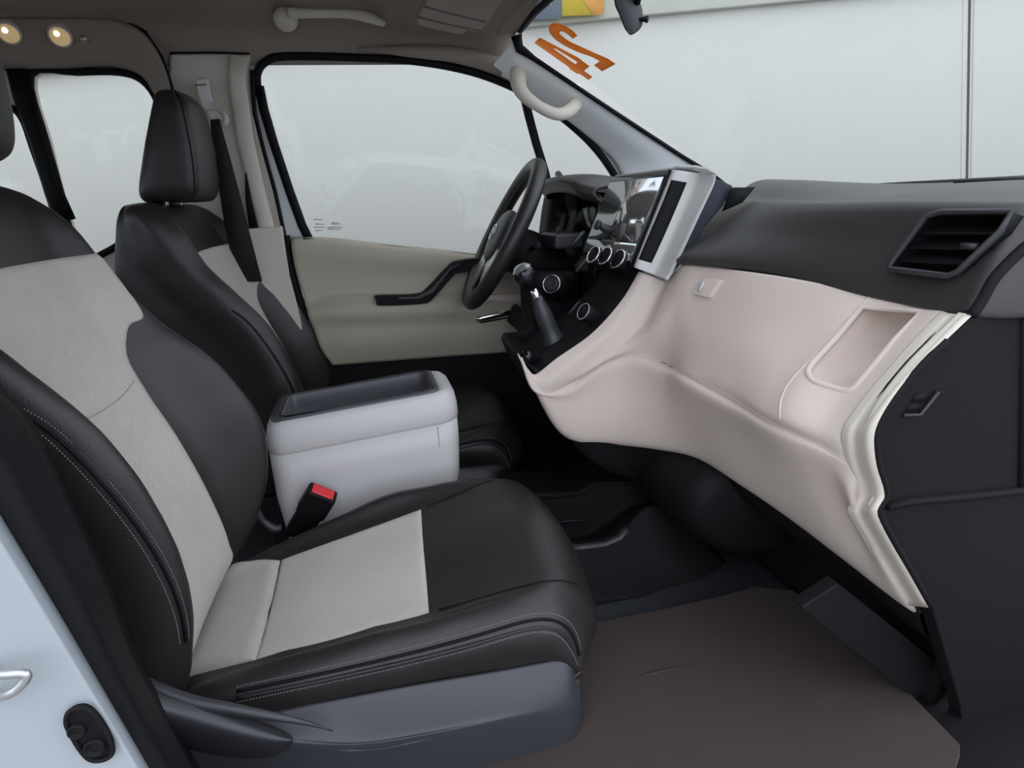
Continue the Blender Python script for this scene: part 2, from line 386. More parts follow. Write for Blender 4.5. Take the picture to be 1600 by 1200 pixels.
tag(lathe('screw_cap', U(131, 61, 2.37), (0, -1, -.4), [(0.0001, .008), (.008, .006), (.011, 0), (.011, -.015)], M['silver']), 'tiny round metal stud beside the warm lamps in the roof trim', 'stud')
# near side of the van behind the door opening, rear wall (out of view, they shade the cabin)
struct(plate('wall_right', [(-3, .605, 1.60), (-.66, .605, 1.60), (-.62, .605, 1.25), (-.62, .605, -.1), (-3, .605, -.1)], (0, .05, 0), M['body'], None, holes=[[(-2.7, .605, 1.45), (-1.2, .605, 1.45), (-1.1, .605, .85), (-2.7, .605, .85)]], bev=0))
struct(plate('wall_back', [(-3, .60, 1.7), (-3, 2.5, 1.7), (-3, 2.5, -.1), (-3, .60, -.1)], (-.05, 0, 0), M['pillar'], None, holes=[[(-3, .8, 1.45), (-3, 2.3, 1.45), (-3, 2.3, .9), (-3, .8, .9)]], bev=0))
# --- B pillar cover
pil = plate('pillar_cover', PX([(264, 84), (392, 84), (388, 105), (389, 150), (408, 230), (428, 300), (444, 372), (458, 450), (480, 520), (500, 600), (330, 600), (250, 240), (262, 170), (262, 120)], 2.425), (0, .05, 0), M['pillar'], wl2, bev=.012, seg=4)
tube('pillar_ridge', PX([(372, 88), (371, 130), (384, 220), (402, 300), (418, 360), (432, 430), (455, 520)], 2.395), .028, M['pillar'], wl2, sec=12, flat=.45, nrm=(0, 1, 0))
plate('lower_pillar_cover', PX([(383, 358), (440, 353), (452, 430), (470, 500), (490, 600), (400, 600), (384, 450)], 2.37), (0, .05, 0), M['pillar'], wl2, bev=.006)
tube('pillar_groove', PX([(384, 270), (388, 310), (396, 356)], 2.385), [.002, .010, .014], M['rubber'], wl2, sec=8, flat=.4, nrm=(0, 1, 0))
tube('door_gap', PX([(394, 110), (395, 145), (398, 178), (412, 235), (430, 300), (444, 365), (456, 430), (470, 480), (490, 530)], 2.405), .007, M['rubber'], wl2, sec=8)
tube('headliner_joint', PX([(266, 83), (330, 82), (390, 84)], 2.397), .0035, M['rubber'], wl2, sec=6)

# ================================================================== DRIVER DOOR
dr = struct(empty('door_1', (0, 0, 0), None, None))
wo = curve([(404, 150), (402, 116), (416, 96), (448, 88), (560, 90), (650, 96), (735, 112), (806, 139), (862, 172), (915, 216), (950, 258), (972, 300), (975, 345)], 6) + [(975, 420), (740, 402), (600, 387), (484, 376)]
wo = wo + [(478, 372), (470, 350), (452, 300), (428, 225)]
frame_o = curve([(398, 150), (397, 112), (412, 88), (445, 81), (560, 83), (650, 89), (730, 104), (805, 132), (865, 167), (925, 215), (962, 254), (985, 290), (1000, 345)], 5) + [(1000, 460), (740, 440), (480, 420), (455, 415), (442, 366), (424, 290), (408, 215)]
plate('door_frame', PX(frame_o, 2.445), (0, .05, 0), M['paint'], dr, holes=[PX(wo, 2.445)], bev=.004)
# rubber channel
inner = wo
tube('window_channel', PX(wo[:-5] and inner[:len(inner) - 6], 2.44), .017, M['rubber'], dr, sec=10, flat=.8)
tube('rear_window_channel', PX([(484, 376), (472, 352), (453, 300), (428, 225), (412, 170), (405, 135)], 2.435), [.016, .016, .016, .016, .016, .016], M['rubber'], dr, sec=10)
tube('sill_seal', PX([(474, 374), (500, 376), (560, 381), (650, 390), (745, 400), (850, 411), (975, 422)], 2.405), .006, M['rubber'], dr, sec=8)
plate('window_pane', PX(wo, 2.465), (0, .004, 0), M['glass'], dr, bev=0)
tube('divider_bar', PX([(818, 146), (826, 180), (838, 225), (852, 270), (868, 340), (880, 420)], 2.43), .017, M['rubber'], dr, sec=8, flat=1)
# etched label on the glass
lb = [tubemesh(PX([(490 + k % 2 * 3, y), (505 + k % 3 * 2, y)], 2.46), .0022, 4) for k, y in enumerate((343, 350, 355, 360))] + \
     [tubemesh(PX([(512, 355 + k * 3), (536 - k % 2 * 4, 355 + k * 3)], 2.46), .0025, 4) for k in range(2)] + [tubemesh(PX([(518, 349), (531, 349)], 2.46), .0045, 6)]
stuff(mesh('glass_marking', *join(lb), M['label'], dr))
# trim panel: gently curved surface
def drow(pts, ys): return [U(x, y, yy) for (x, y), yy in zip(pts, ys)]
T_ = Surf([
    drow([(456, 378), (520, 379), (600, 388), (680, 396), (745, 403), (850, 413), (960, 424)], [2.425] * 7),
    drow([(457, 390), (520, 390), (600, 398), (680, 405), (745, 412), (850, 422), (960, 432)], [2.39] * 7),
    drow([(463, 425), (520, 427), (600, 430), (680, 432), (745, 436), (850, 440), (960, 450)], [2.395, 2.405, 2.405, 2.40, 2.40, 2.4, 2.4]),
    drow([(474, 462), (520, 460), (600, 460), (680, 458), (745, 460), (850, 462), (960, 470)], [2.395, 2.405, 2.40, 2.39, 2.39, 2.39, 2.39]),
    drow([(480, 482), (525, 474), (600, 470), (680, 468), (745, 470), (850, 472), (960, 480)], [2.385, 2.375, 2.37, 2.37, 2.37, 2.38, 2.38]),
    drow([(484, 492), (530, 488), (600, 486), (680, 482), (745, 484), (850, 484), (960, 492)], [2.365, 2.345, 2.345, 2.345, 2.345, 2.36, 2.37]),
    drow([(492, 512), (540, 508), (605, 506), (690, 502), (750, 502), (850, 500), (960, 506)], [2.375, 2.36, 2.36, 2.36, 2.36, 2.37, 2.37]),
    drow([(502, 540), (550, 538), (610, 532), (695, 526), (755, 524), (850, 520), (960, 524)], [2.375, 2.36, 2.36, 2.36, 2.36, 2.37, 2.37]),
    drow([(520, 568), (565, 563), (620, 559), (700, 553), (760, 549), (850, 543), (960, 538)], [2.385] * 7)])
loft('door_panel', T_, M['trim'], dr, 8, 6, solid=.02)
tube('door_edge_seal', PX([(446, 368), (452, 410), (466, 462), (484, 512), (506, 560)], 2.40), .016, M['rubber'], dr, sec=10)
plate('lower_door_panel', PX([(500, 560), (620, 559), (760, 549), (960, 536), (1000, 900), (600, 900), (520, 700)], 2.39), (0, .04, 0), M['black'], dr, bev=.004)
plate('armrest_trim', PX(curve([(587, 466), (590, 463), (650, 461), (668, 452), (700, 418), (712, 409), (745, 404), (800, 404)], 3) + curve([(800, 425), (745, 424), (716, 427), (706, 434), (676, 467), (660, 475), (596, 478), (588, 474)], 3), 2.325), (0, .05, 0), M['black'], dr, bev=.006, seg=3)
plate('armrest_inlay', PX([(622, 465), (652, 463), (672, 453), (706, 416), (720, 411), (720, 414), (708, 421), (678, 457), (655, 467), (624, 468)], 2.322), (0, .004, 0), M['gloss'], dr, bev=.001)
plate('handle_recess', PX([(742, 462), (815, 458), (822, 496), (746, 502)], 2.35), (0, .02, 0), M['cream'], dr, bev=.004)
tube('inner_door_handle', PX([(744, 499), (752, 498), (780, 492), (812, 484)], 2.33), [.012, .012, .012, .009], M['chrome'], dr, sec=10, flat=.6, nrm=(0, 1, 0))
tube('handle_frame', PX([(741, 456), (744, 500), (752, 503), (812, 492)], 2.343), .006, M['black'], dr, sec=8)

# ================================================================== A PILLAR (far side) with grab handle
ws_n = np.array((.649, 0, 1.0)); ws_p = np.array((.609, 0, 1.566))
def WS(px, py, off=0): return UP_(px, py, ws_p - ws_n * off, ws_n)
edge = [(807, 56), (812, 76), (835, 92), (880, 122), (940, 162), (1010, 208), (1070, 247), (1112, 272), (1135, 290)]
rim = [(792, 74), (800, 92), (828, 108), (870, 134), (925, 170), (985, 212), (1035, 248), (1062, 272), (1080, 292)]
low = [(765, 108), (792, 122), (815, 138), (850, 160), (895, 192), (936, 225), (962, 250), (976, 275), (985, 300)]
Gp = []
for k in range(9):
    e = U(*edge[k], 2.28); r = U(*rim[k], 2.30); l = U(*low[k], 2.41); l2 = U(low[k][0] - 2, low[k][1] + 4, 2.46)
    Gp.append([e + np.array((.03, .03, .0)), e, r, (r + l) / 2 + np.array((0, -.015, 0)), l, l2])
loft('pillar_trim', Surf(Gp), M['apil'], wl2, 6, 5, solid=.01)
tube('windshield_seal', [U(*p, 2.272) for p in edge], [.020, .017, .009, .008, .008, .008, .008, .008, .008], M['rubber'], wl2, sec=8)
tube('roof_side_moulding', PX([(560, 76), (640, 80), (700, 84), (745, 92), (785, 106)], 2.41), [.004, .02, .026, .03, .03], M['head'], wl2, sec=10)
gh = empty('pillar_grab_handle', U(850, 160, 2.3), 'cream grab handle on the windshield pillar above the steering wheel', 'grab handle')
tube('grip', curve([U(812, 100, 2.36), U(809, 122, 2.31), U(816, 145, 2.275), U(840, 165, 2.26), U(868, 178, 2.26), U(888, 174, 2.28), U(902, 158, 2.32), U(900, 142, 2.37)], 6), [.030, .030, .024, .020, .021, .024, .028, .03], M['pillar'], gh, sec=14, flat=.85)
rh = empty('roof_grab_handle', U(520, 25, 2.3), 'beige grab handle under the roof edge above the driver window', 'grab handle')
tube('grip', curve([U(452, 20, 2.28), U(480, 21, 2.27), (U(520, 21, 2.27)), U(548, 22, 2.27), U(575, 27, 2.29), U(598, 36, 2.34)], 5), [.020, .017, .016, .017, .020, .014], M['pillar'], rh, sec=12, flat=.8)
lathe('handle_mount', U(446, 30, 2.33), (0, -1, -.3), [(0.0001, .05), (.020, .048), (.032, .036), (.036, .015), (.038, -.03)], M['pillar'], rh)

# ================================================================== WINDSHIELD, STICKER, MIRROR, VISOR
wsl = [(.615, .70), (.615, 2.27), (1.52, 2.33), (1.52, .62)]
ws = struct(plate('window_1', [np.array((x, y, 1.566 - .649 * (x - .609))) for x, y in wsl], np.array((.545, 0, .839)) * .005, M['glass'], None, bev=0))
def film(name, pts, mt, parent, hole=None, off=.002):
    o = [WS(*p, off) for p in pts]; h = [[WS(*p, off) for p in hole]] if hole else []
    return plate(name, o, np.array((-.545, 0, -.839)) * .0008, mt, parent, holes=h, bev=0)
st = empty('windshield_number', (0, 0, 0), 'orange number 24 painted on the windshield, seen in reverse from inside', 'sticker')
S0 = lambda l: [(800 + x * 240 / 1600, y * 180 / 1200) for x, y in l]
two_o = S0(curve([(683, 370), (620, 310), (540, 262), (470, 240), (410, 250), (385, 300), (400, 350), (460, 415), (560, 480), (700, 545), (830, 590), (915, 635)], 4))
two_i = S0([(855, 678), (940, 742), (1080, 665), (1000, 610)] + curve([(960, 592), (860, 550), (740, 495), (600, 430), (530, 380), (495, 345), (510, 325), (560, 340), (635, 402)], 4))
film('digit', two_o + two_i, M['orange'], st)
film('digit', S0([(290, 390), (232, 444), (596, 700), (596, 715), (680, 768), (700, 765), (797, 832), (838, 800), (750, 738), (808, 690), (690, 600)]), M['orange'], st, hole=S0([(430, 505), (450, 502), (682, 645), (660, 668)]))
# mirror
mr = empty('rear_view_mirror', U(985, 20, 1.66), 'dark rear-view mirror hanging at the top edge of the windshield', 'mirror')
mo = curve([(964, -60), (963, 0), (972, 25), (984, 54), (990, 55), (999, 44), (999, 20), (992, -10), (990, -60)], 5, True)
mc = np.mean([U(*p, 1.66) for p in mo], 0)
G = []
for k, (s_, dx) in enumerate(((.80, -.006), (.92, -.005), (.95, 0), (.88, .009), (.6, .014))):
    G.append([mc + (U(*p, 1.66) - mc) * s_ + np.array((dx, -dx * .6, 0)) for p in mo])
loft('mirror_housing', Surf(G, True), M['satin'], mr, 2, 3)
mi = [mc + (U(*p, 1.66) - mc) * .82 + np.array((-.008, .004, 0)) for p in mo]
plate('mirror_glass', mi, (-.002, .001, 0), M['gloss'], mr, bev=0)
tube('dimming_tab', [U(994, 32, 1.66), U(1003, 30, 1.65), U(1012, 30, 1.64)], [.004, .005, .009], M['black'], mr, sec=8)
tube('mirror_stem', [U(994, 5, 1.66), U(1000, -15, 1.62), (.70, 1.56, 1.51)], .011, M['black'], mr, sec=8)
# visor
vs = empty('sun_visor', U(700, 20, 1.98), 'folded beige-grey sun visor under the roof in front of the driver', 'visor')
vo = [(668, -60), (664, 5), (650, 33), (652, 42), (722, 57), (730, 50), (750, 52), (762, 38), (830, -60)]
def VZ(px, py, dz=0): return UP_(px, py, (.3, 2.0, 1.53 + dz), (-.30, .35, 1))
plate('visor_board', [VZ(*p) for p in vo], (0, 0, .022), M['head'], vs, bev=.008, seg=3)
tube('visor_seam', [VZ(663, 10, -.001), VZ(700, 20, -.001), VZ(758, 34, -.001)], .0022, M['seam'], vs, sec=6)
tube('visor_seam', [VZ(653, 26, -.001), VZ(700, 38, -.001), VZ(752, 48, -.001)], .0022, M['seam'], vs, sec=6)

# ================================================================== DASHBOARD
db = empty('dashboard', (0, 0, 0), 'dashboard with black upper pad and cream lower panels running across the van', 'dashboard')
# upper pad: profile along X/Z at stations across the van
def pad(y, t, c, b, zt=.992, top=None):
    # t: crease point, c: mid face, b: lower edge (x,z)
    return [(1.50, y, zt - .02), (1.25, y, zt), (t[0] + .12, y, t[1] + float(np.interp(y, [1.1, 1.35, 1.5], [.022, .045, .05]))), (t[0] + .03, y, t[1] + .009), (t[0], y, t[1] - .004), ((t[0] * .55 + b[0] * .45), y, t[1] * .55 + b[1] * .45), (b[0], y, b[1] + .012), (b[0] + .012, y, b[1] - .008), (b[0] + .10, y, b[1] - .01)]
stn = [(.715, (1.035, .95), 0, (.985, .80)), (.735, (.975, .955), 0, (.905, .80)), (.78, (.950, .958), 0, (.892, .80)), (.86, (.94, .960), 0, (.885, .804)), (.95, (.928, .962), 0, (.868, .812)), (1.10, (.914, .962), 0, (.838, .830)), (1.22, (.905, .965), 0, (.800, .838)), (1.32, (.898, .97), 0, (.745, .843)), (1.37, (.90, .972), 0, (.735, .843)), (1.50, (.93, .975), 0, (.78, .85))]
G = [pad(*s_, zt=float(np.interp(s_[0], [1.0, 1.2, 1.32, 1.5], [.992, .994, .998, 1.0]))) for s_ in stn]
vent_px = [(1450, 340), (1472, 332), (1583, 332), (1566, 362), (1500, 425), (1484, 432), (1392, 421), (1396, 408)]
def grow(p, k): 
    c = np.mean(p, 0); return [tuple(c + (np.array(q) - c) * k) for q in p]
upper = loft('upper_pad', Surf(G), M['dash'], db, 12, 12, holes=[grow(vent_px, .97)], solid=.004)
# vent: frame, box and slats
vy = lambda x: np.interp(x, [1390, 1480, 1585], [.90, .80, .735])
def VP(px, py, dep=0):
    q = UP_(px, py, (.905, .82, .90), (-.97, -.16, .30)); return q + np.array((.97, .16, -.25)) * dep
vf = [VP(*p, -.004) for p in grow(vent_px, 1.0)]
vn = empty  # noqa
vent = tube('side_vent', vf, .0055, M['grey'], db, closed=True, sec=8)
vent['label'] = 'black slatted air vent'
vi = [VP(*p, .0) for p in vent_px]; vb = [VP(*p, .07) for p in vent_px]; k = len(vi)
mesh('vent_duct', vi + vb, [(i, (i + 1) % k, k + (i + 1) % k, k + i) for i in range(k)] + [tuple(range(k, 2 * k))], M['rubber'], vent)
for (a, b) in (((1432, 360), (1566, 360)), ((1415, 383), (1545, 385)), ((1400, 404), (1518, 409))):
    p, q = VP(*a, .012), VP(*b, .012); sl = np.array((.035, .005, .012))
    mesh('slat', [p, q, q + sl, p + sl, p - [0, 0, .004], q - [0, 0, .004], q + sl - [0, 0, .004], p + sl - [0, 0, .004]], [(0, 1, 2, 3), (4, 5, 6, 7), (0, 1, 5, 4), (1, 2, 6, 5), (2, 3, 7, 6), (3, 0, 4, 7)], M['black'], vent, smooth=False)
tube('vent_tab', [VP(1500, 384, .004), VP(1525, 385, .004)], .006, M['grey'], vent, sec=6)
# defroster grille on top at the right edge, dark pocket at the left end
tube('defroster_slot', [(1.22, 1.06, .992), (1.25, .95, .992), (1.27, .78, .99)], .010, M['black'], db, sec=8, flat=.5)
tube('defroster_rim', [(1.19, 1.07, .995), (1.27, .95, .995), (1.30, .78, .992)], .004, M['grey'], db, sec=8)
dk = mesh('corner_pocket', [U(1141, 294, 1.375), U(1180, 292, 1.35), U(1160, 316, 1.35), U(1128, 330, 1.372)], [(0, 1, 2, 3)], M['rubber'], db, solid=.004)
# lower cream body
def crow(pts): return [U(*p) for p in pts]
cols = [  # each column top -> bottom (px,py,y)
    [(1000, 425, 1.47), (972, 470, 1.47), (925, 522, 1.475), (868, 562, 1.475), (836, 586, 1.475), (822, 576, 1.475), (815, 562, 1.475), (812, 556, 1.48), (810, 552, 1.50)],
    [(1006, 427, 1.455), (984, 470, 1.455), (948, 520, 1.455), (898, 562, 1.455), (862, 594, 1.455), (850, 612, 1.46), (838, 612, 1.46), (829, 590, 1.47), (821, 574, 1.50)],
    [(1022, 433, 1.44), (1002, 472, 1.44), (974, 518, 1.445), (935, 556, 1.45), (905, 585, 1.452), (896, 597, 1.462), (888, 612, 1.452), (868, 660, 1.465), (862, 655, 1.52)],
    [(1042, 439, 1.42), (1022, 478, 1.42), (1004, 512, 1.425), (975, 540, 1.435), (958, 556, 1.44), (950, 565, 1.452), (945, 575, 1.44), (905, 684, 1.455), (900, 680, 1.52)],
    [(1058, 425, 1.385), (1040, 475, 1.375), (1028, 505, 1.375), (1012, 530, 1.395), (1000, 545, 1.412), (996, 554, 1.42), (992, 566, 1.405), (965, 688, 1.43), (965, 684, 1.50)],
    [(1075, 414, 1.345), (1066, 465, 1.33), (1058, 508, 1.325), (1050, 545, 1.33), (1046, 562, 1.342), (1044, 571, 1.348), (1040, 583, 1.325), (1030, 696, 1.35), (1030, 692, 1.42)],
    [(1120, 419, 1.275), (1110, 480, 1.25), (1098, 535, 1.225), (1086, 572, 1.215), (1078, 583, 1.222), (1076, 590, 1.225), (1072, 602, 1.21), (1090, 710, 1.245), (1090, 706, 1.32)],
    [(1215, 432, 1.12), (1190, 500, 1.10), (1165, 560, 1.075), (1150, 605, 1.06), (1146, 620, 1.064), (1145, 627, 1.066), (1143, 640, 1.05), (1160, 753, 1.10), (1162, 750, 1.17)],
    [(1300, 448, 1.00), (1262, 520, .985), (1215, 590, .965), (1194, 635, .95), (1192, 648, .953), (1192, 655, .955), (1192, 668, .94), (1235, 805, .985), (1240, 800, 1.06)],
    [(1360, 463, .925), (1310, 530, .915), (1250, 605, .90), (1228, 650, .885), (1230, 668, .886), (1231, 674, .886), (1235, 690, .875), (1310, 862, .885), (1318, 856, .96)],
    [(1430, 477, .845), (1375, 550, .84), (1310, 625, .835), (1282, 670, .825), (1285, 694, .822), (1287, 700, .82), (1292, 716, .815), (1372, 910, .82), (1382, 902, .89)],
    [(1485, 488, .78), (1410, 570, .78), (1345, 645, .785), (1325, 685, .785), (1332, 718, .78), (1335, 725, .778), (1340, 742, .775), (1420, 945, .775), (1432, 938, .84)],
]
for k_, c_ in enumerate(cols):
    a_, b_ = np.array(c_[6]), np.array(c_[7]); mid_ = tuple(a_ * .7 + b_ * .3)
    if k_ == len(cols) - 1: mid_ = (1339, 800, .778)
    cols[k_] = c_[:7] + [mid_] + c_[7:]
dsc = cols + [[(x_ + 14, y_, z_ + .035) for x_, y_, z_ in cols[-1]]]
ds = Surf([[U(*p) for p in c] for c in dsc])
pocket_px = curve([(1352, 481), (1400, 483), (1436, 492), (1385, 548), (1345, 598), (1325, 612), (1285, 602), (1264, 590), (1268, 570), (1305, 530)], 4, True)
pocket_px = [(1350, 480), (1440, 489), (1400, 532), (1348, 594)] + curve([(1340, 604), (1325, 612), (1290, 603), (1270, 595), (1263, 582), (1270, 568)], 3) + [(1310, 524)]
hand_px = [(1106, 437), (1142, 441), (1118, 468), (1104, 470), (1084, 462)]
hand_px = [(1103, 432), (1144, 438), (1122, 465), (1113, 470), (1080, 463)]
low_d = loft('lower_panel', ds, M['cream'], db, 16, 14, holes=[grow(pocket_px, .98)], solid=.004)
low_d['label'] = 'cream lower dashboard panel'
def onsurf(s, pts, off=.0, **k):
    uv = s.trace(pts, **k); return [s.at(u, v) + s.normal(u, v).reshape(3) * off for u, v in uv]
# pocket
pr_ = onsurf(ds, pocket_px, .001); 
tube('pocket_rim', pr_, .0065, M['cream'], db, closed=True, sec=10)
def deep(P, dv, k):
    c = np.mean(P, 0); return [c + (p - c) * k + np.array(dv) for p in P]
r1 = deep(pr_, (.05, 0, -.01), .97); r2 = deep(pr_, (.085, 0, -.02), .86); k = len(pr_)
mesh('storage_pocket', pr_ + r1 + r2, [(j * k + i, j * k + (i + 1) % k, (j + 1) * k + (i + 1) % k, (j + 1) * k + i) for j in (0, 1) for i in range(k)] + [tuple(range(2 * k, 3 * k))], M['cream'], db)
# glovebox seams, crease, latch
def seamline(name, s, px, r, mt, parent, off=0, n=3, **k):
    return tube(name, onsurf(s, [tuple(p) for p in curve(px, n)], off, **k), r, mt, parent, sec=8)
seamline('glovebox_seam', ds, [(1352, 466), (1300, 520), (1262, 560), (1228, 598), (1214, 630), (1216, 660)], .0028, M['seam'], db, .0012)
seamline('glovebox_edge', ds, [(1360, 466), (1307, 522), (1268, 563), (1234, 601), (1221, 632), (1222, 662)], .0035, M['cream'], db, .0025)
seamline('glovebox_seam', ds, [(1044, 450), (1034, 480), (1014, 518)], .0026, M['cream'], db, .002)
seamline('panel_crease', ds, [(850, 616), (875, 607), (900, 595), (950, 566), (975, 556), (1000, 553), (1045, 571), (1078, 590), (1145, 626), (1192, 655), (1231, 674), (1287, 700), (1333, 726)], .0026, M['seam'], db, .0008)
hp_ = onsurf(ds, hand_px, .0012); plate('latch_shade_plate', hp_, (.002, 0, 0), M['trim'], db, bev=0); tube('latch_rim', hp_, .0018, M['cream'], db, closed=True, sec=6)  # flat plate in a darker tone paints the shade of a latch recess
lt = onsurf(ds, [(1102, 436), (1131, 440), (1112, 468), (1084, 461)], .012, )
latch = plate('glovebox_latch', lt, (.012, 0, -.002), M['cream'], db, bev=.003)
lc = onsurf(ds, [(1101, 450)], .0145)[0]
V = [lc + .0125 * math.sin(t) * np.array((.55, 0, .83)) + .0075 * math.cos(t) * np.array((0, 1, 0)) for t in np.linspace(0, 2 * math.pi, 20, endpoint=False)]
plate('keyhole', V, (-.0015, 0, .001), M['label'], latch, bev=0)
# side strip (faces the open door) and dark end panel
so = [(1518, 494), (1478, 532), (1440, 570), (1408, 608), (1384, 642), (1371, 668), (1368, 690), (1372, 724), (1382, 756), (1384, 776), (1376, 790), (1374, 802), (1392, 838), (1422, 890), (1456, 950)]
si = [(1482, 489), (1440, 532), (1405, 572), (1370, 612), (1345, 645), (1330, 668), (1326, 690), (1331, 722), (1342, 756), (1345, 776), (1338, 792), (1338, 806), (1356, 838), (1386, 890), (1420, 946)]
G = [[U(a[0] - 14, a[1] - 2, .787) + np.array((.002, 0, 0)), U(*a, .772) + np.array((-.002, 0, 0)), U(*(np.array(a) * .75 + np.array(b) * .25), .762), U(*(np.array(a) * .35 + np.array(b) * .65), .733), U(*b, .726), U(*b, .726) + np.array((.0, .02, 0))] for a, b in zip(si, so)]
loft('side_moulding', Surf(G), M['mould'], db, 6, 6, solid=.004)
ep = [(1521, 492), (1552, 435), (1600, 385), (1700, 310), (1790, 270), (1790, 1400), (1540, 1400), (1500, 1100), (1456, 950)] + [so[k] for k in range(13, 0, -1)]
endp = plate('end_panel', [U(*p, .735) for p in ep], (0, .03, 0), M['matte'], db, bev=.006, seg=3)
tube('end_panel_edge', [U(*p, .728) for p in curve(so[1:], 3)], .006, M['matte'], db, sec=8)
tube('end_panel_edge', [U(*p, .728) for p in curve([(1518, 494), (1535, 468), (1556, 432), (1600, 388), (1680, 320)], 4)], .008, M['matte'], db, sec=8)
tube('panel_ledge', [U(*p, .735) for p in ((1384, 790), (1420, 782), (1500, 775), (1594, 765), (1700, 755))], .012, M['matte'], db, sec=8, flat=.6)
tube('panel_rib', [U(*p, .735) for p in ((1600, 385), (1598, 560), (1594, 765))], .006, M['matte'], db, sec=8)
for q in ([(1430, 616), (1457, 614), (1448, 628), (1424, 629)], [(1421, 633), (1446, 631), (1436, 643), (1414, 644)]):
    plate('vent_slot', [U(*p, .7335) for p in q], (0, .003, 0), M['rubber'], db, bev=0)
tube('slot_rim', [U(*p, .732) for p in ((1412, 649), (1438, 648), (1466, 612))], .003, M['grey'], db, sec=6)
# dark under-dash panel and bulkhead
G = []
for c in cols[2:]:
    a = U(*c[8]); G.append([a + np.array((.012, 0, .012)), a + np.array((.022, .0, -.012)), a + np.array((.075, .01, -.10)), a + np.array((.17, .02, -.16))])
loft('under_panel', Surf(G), M['black'], db, 6, 6, solid=.004)
bh = struct(plate('wall_front', [(.98, .78, -.02), (.98, 2.42, -.02), (1.18, 2.42, .5), (1.18, .78, .5)], (.03, 0, 0), M['black'], None, bev=0))
bh2 = struct(plate('wall_front_upper', [(1.18, .78, .5), (1.18, 2.42, .5), (1.52, 2.42, 1.0), (1.52, .78, 1.0)], (.03, 0, 0), M['black'], None, bev=0))
plate('kick_panel', [U(*p, .80) for p in ((1310, 912), (1506, 1068), (1462, 1118), (1252, 950))], (0, .03, 0), M['black'], db, bev=.004)
# heater unit in the centre footwell
G = []
for y, s_ in ((1.66, .6), (1.62, .95), (1.45, 1), (1.30, .97), (1.20, .8), (1.17, .3)):
    cx, cz = .86, .26; G.append([(cx + s_ * a, y, cz + s_ * b) for a, b in ((-.15, .10), (-.19, 0), (-.14, -.10), (-.02, -.17), (.16, -.17), (.2, 0), (.16, .13), (0, .15))])
loft('heater_unit', Surf(G, True), M['black'], db, 5, 6)

# screen unit
sb = [U(1050, 266, 1.47), U(1046, 275, 1.47)]
def SB(px, py, y=1.44): return U(px, py, y)
scr_l = [(1042, 272, 1.47), (985, 413, 1.47)]
fo = [(1048, 268), (1056, 263), (1085, 262), (1100, 266), (1116, 272), (1119, 280), (1047, 434), (1040, 438), (992, 424), (988, 416)]
# bezel: side cheek between the front edge (left) and the rear edge (right), facing the passenger
G = []
for (a, b) in (((1049, 265), (1118, 273)), ((1043, 280), (1114, 290)), ((1030, 313), (1099, 322)), ((1016, 348), (1083, 356)), ((1002, 383), (1066, 392)), ((992, 409), (1050, 425)), ((989, 417), (1042, 437))):
    a = np.array(a); b = np.array(b); G.append([U(*a, 1.475), U(*(a * .93 + b * .07), 1.45), U(*(a * .7 + b * .3), 1.438), U(*(a * .40 + b * .60), 1.43), U(*(a * .22 + b * .78), 1.40), U(*b, 1.36), U(*b, 1.36) + np.array((.02, .04, 0))])
bz = loft('screen_bezel', Surf(G), M['bezel'], db, 8, 8, solid=.006)
bz['label'] = 'pale grey screen surround'
tp = [U(1049, 265, 1.475), U(1056, 262, 1.45), U(1085, 262, 1.43), U(1104, 266, 1.39), U(1118, 273, 1.36), U(1118, 273, 1.36) + np.array((.0, .25, .0)), U(1049, 265, 1.475) + np.array((.0, .36, 0))]
mesh('screen_top', tp, [tuple(range(len(tp)))], M['bezel'], db, solid=.006)
bs = Surf(G)
patch('switch_panel', bs, bs.trace([(1049, 281), (1037, 312), (1024, 343), (1010, 376), (998, 405)]), bs.trace([(1073, 285), (1062, 312), (1048, 345), (1032, 381), (1018, 411)]), M['rubber'], db, .002, 40, 12)
tube('bezel_edge', [U(1047, 266, 1.472), U(1016, 346, 1.472), U(986, 416, 1.472)], .004, M['rubber'], db, sec=8)
# navy side body behind the bezel
plate('screen_side', [U(*p, 1.385) for p in ((1112, 276), (1146, 290), (1130, 322), (1098, 360), (1066, 410), (1046, 434))], (0, .1, 0), M['navy'], db, bev=.004)
# display: plane through the bezel front edge, running across
a0, a1 = U(1043, 272, 1.475), U(986, 412, 1.475)
b0_, b1_ = U(982, 275, 1.80), U(930, 388, 1.80)
ey = np.array((0, .325, 0))
S4 = [a0, a1, a1 + ey + np.array((-.02, 0, 0)), a0 + ey + np.array((-.02, 0, 0))]
dn = np.cross(S4[1] - S4[0], S4[3] - S4[0]); dn /= np.linalg.norm(dn); dn = -dn if dn[0] > 0 else dn
plate('display_body', S4, -dn * .03, M['gloss'], db, bev=.002)
dsp = plate('display', [S4[0] + (S4[1] - S4[0]) * .03 + dn * .002 + [0, .012, 0], S4[1] - (S4[1] - S4[0]) * .24 + dn * .002 + [0, .012, 0], S4[2] - (S4[2] - S4[3]) * .24 + dn * .002 - [0, .01, 0], S4[3] + (S4[2] - S4[3]) * .03 + dn * .002 - [0, .01, 0]], -dn * .002, M['screen'], db, bev=0)
plate('button_strip', [S4[1] - (S4[1] - S4[0]) * .22 + dn * .002 + [0, .012, 0], S4[1] - (S4[1] - S4[0]) * .02 + dn * .002 + [0, .012, 0], S4[2] - (S4[2] - S4[3]) * .02 + dn * .002 - [0, .01, 0], S4[2] - (S4[2] - S4[3]) * .22 + dn * .002 - [0, .01, 0]], -dn * .002, M['screen'], db, bev=0)
kx = UP_(953, 360, S4[0], dn)
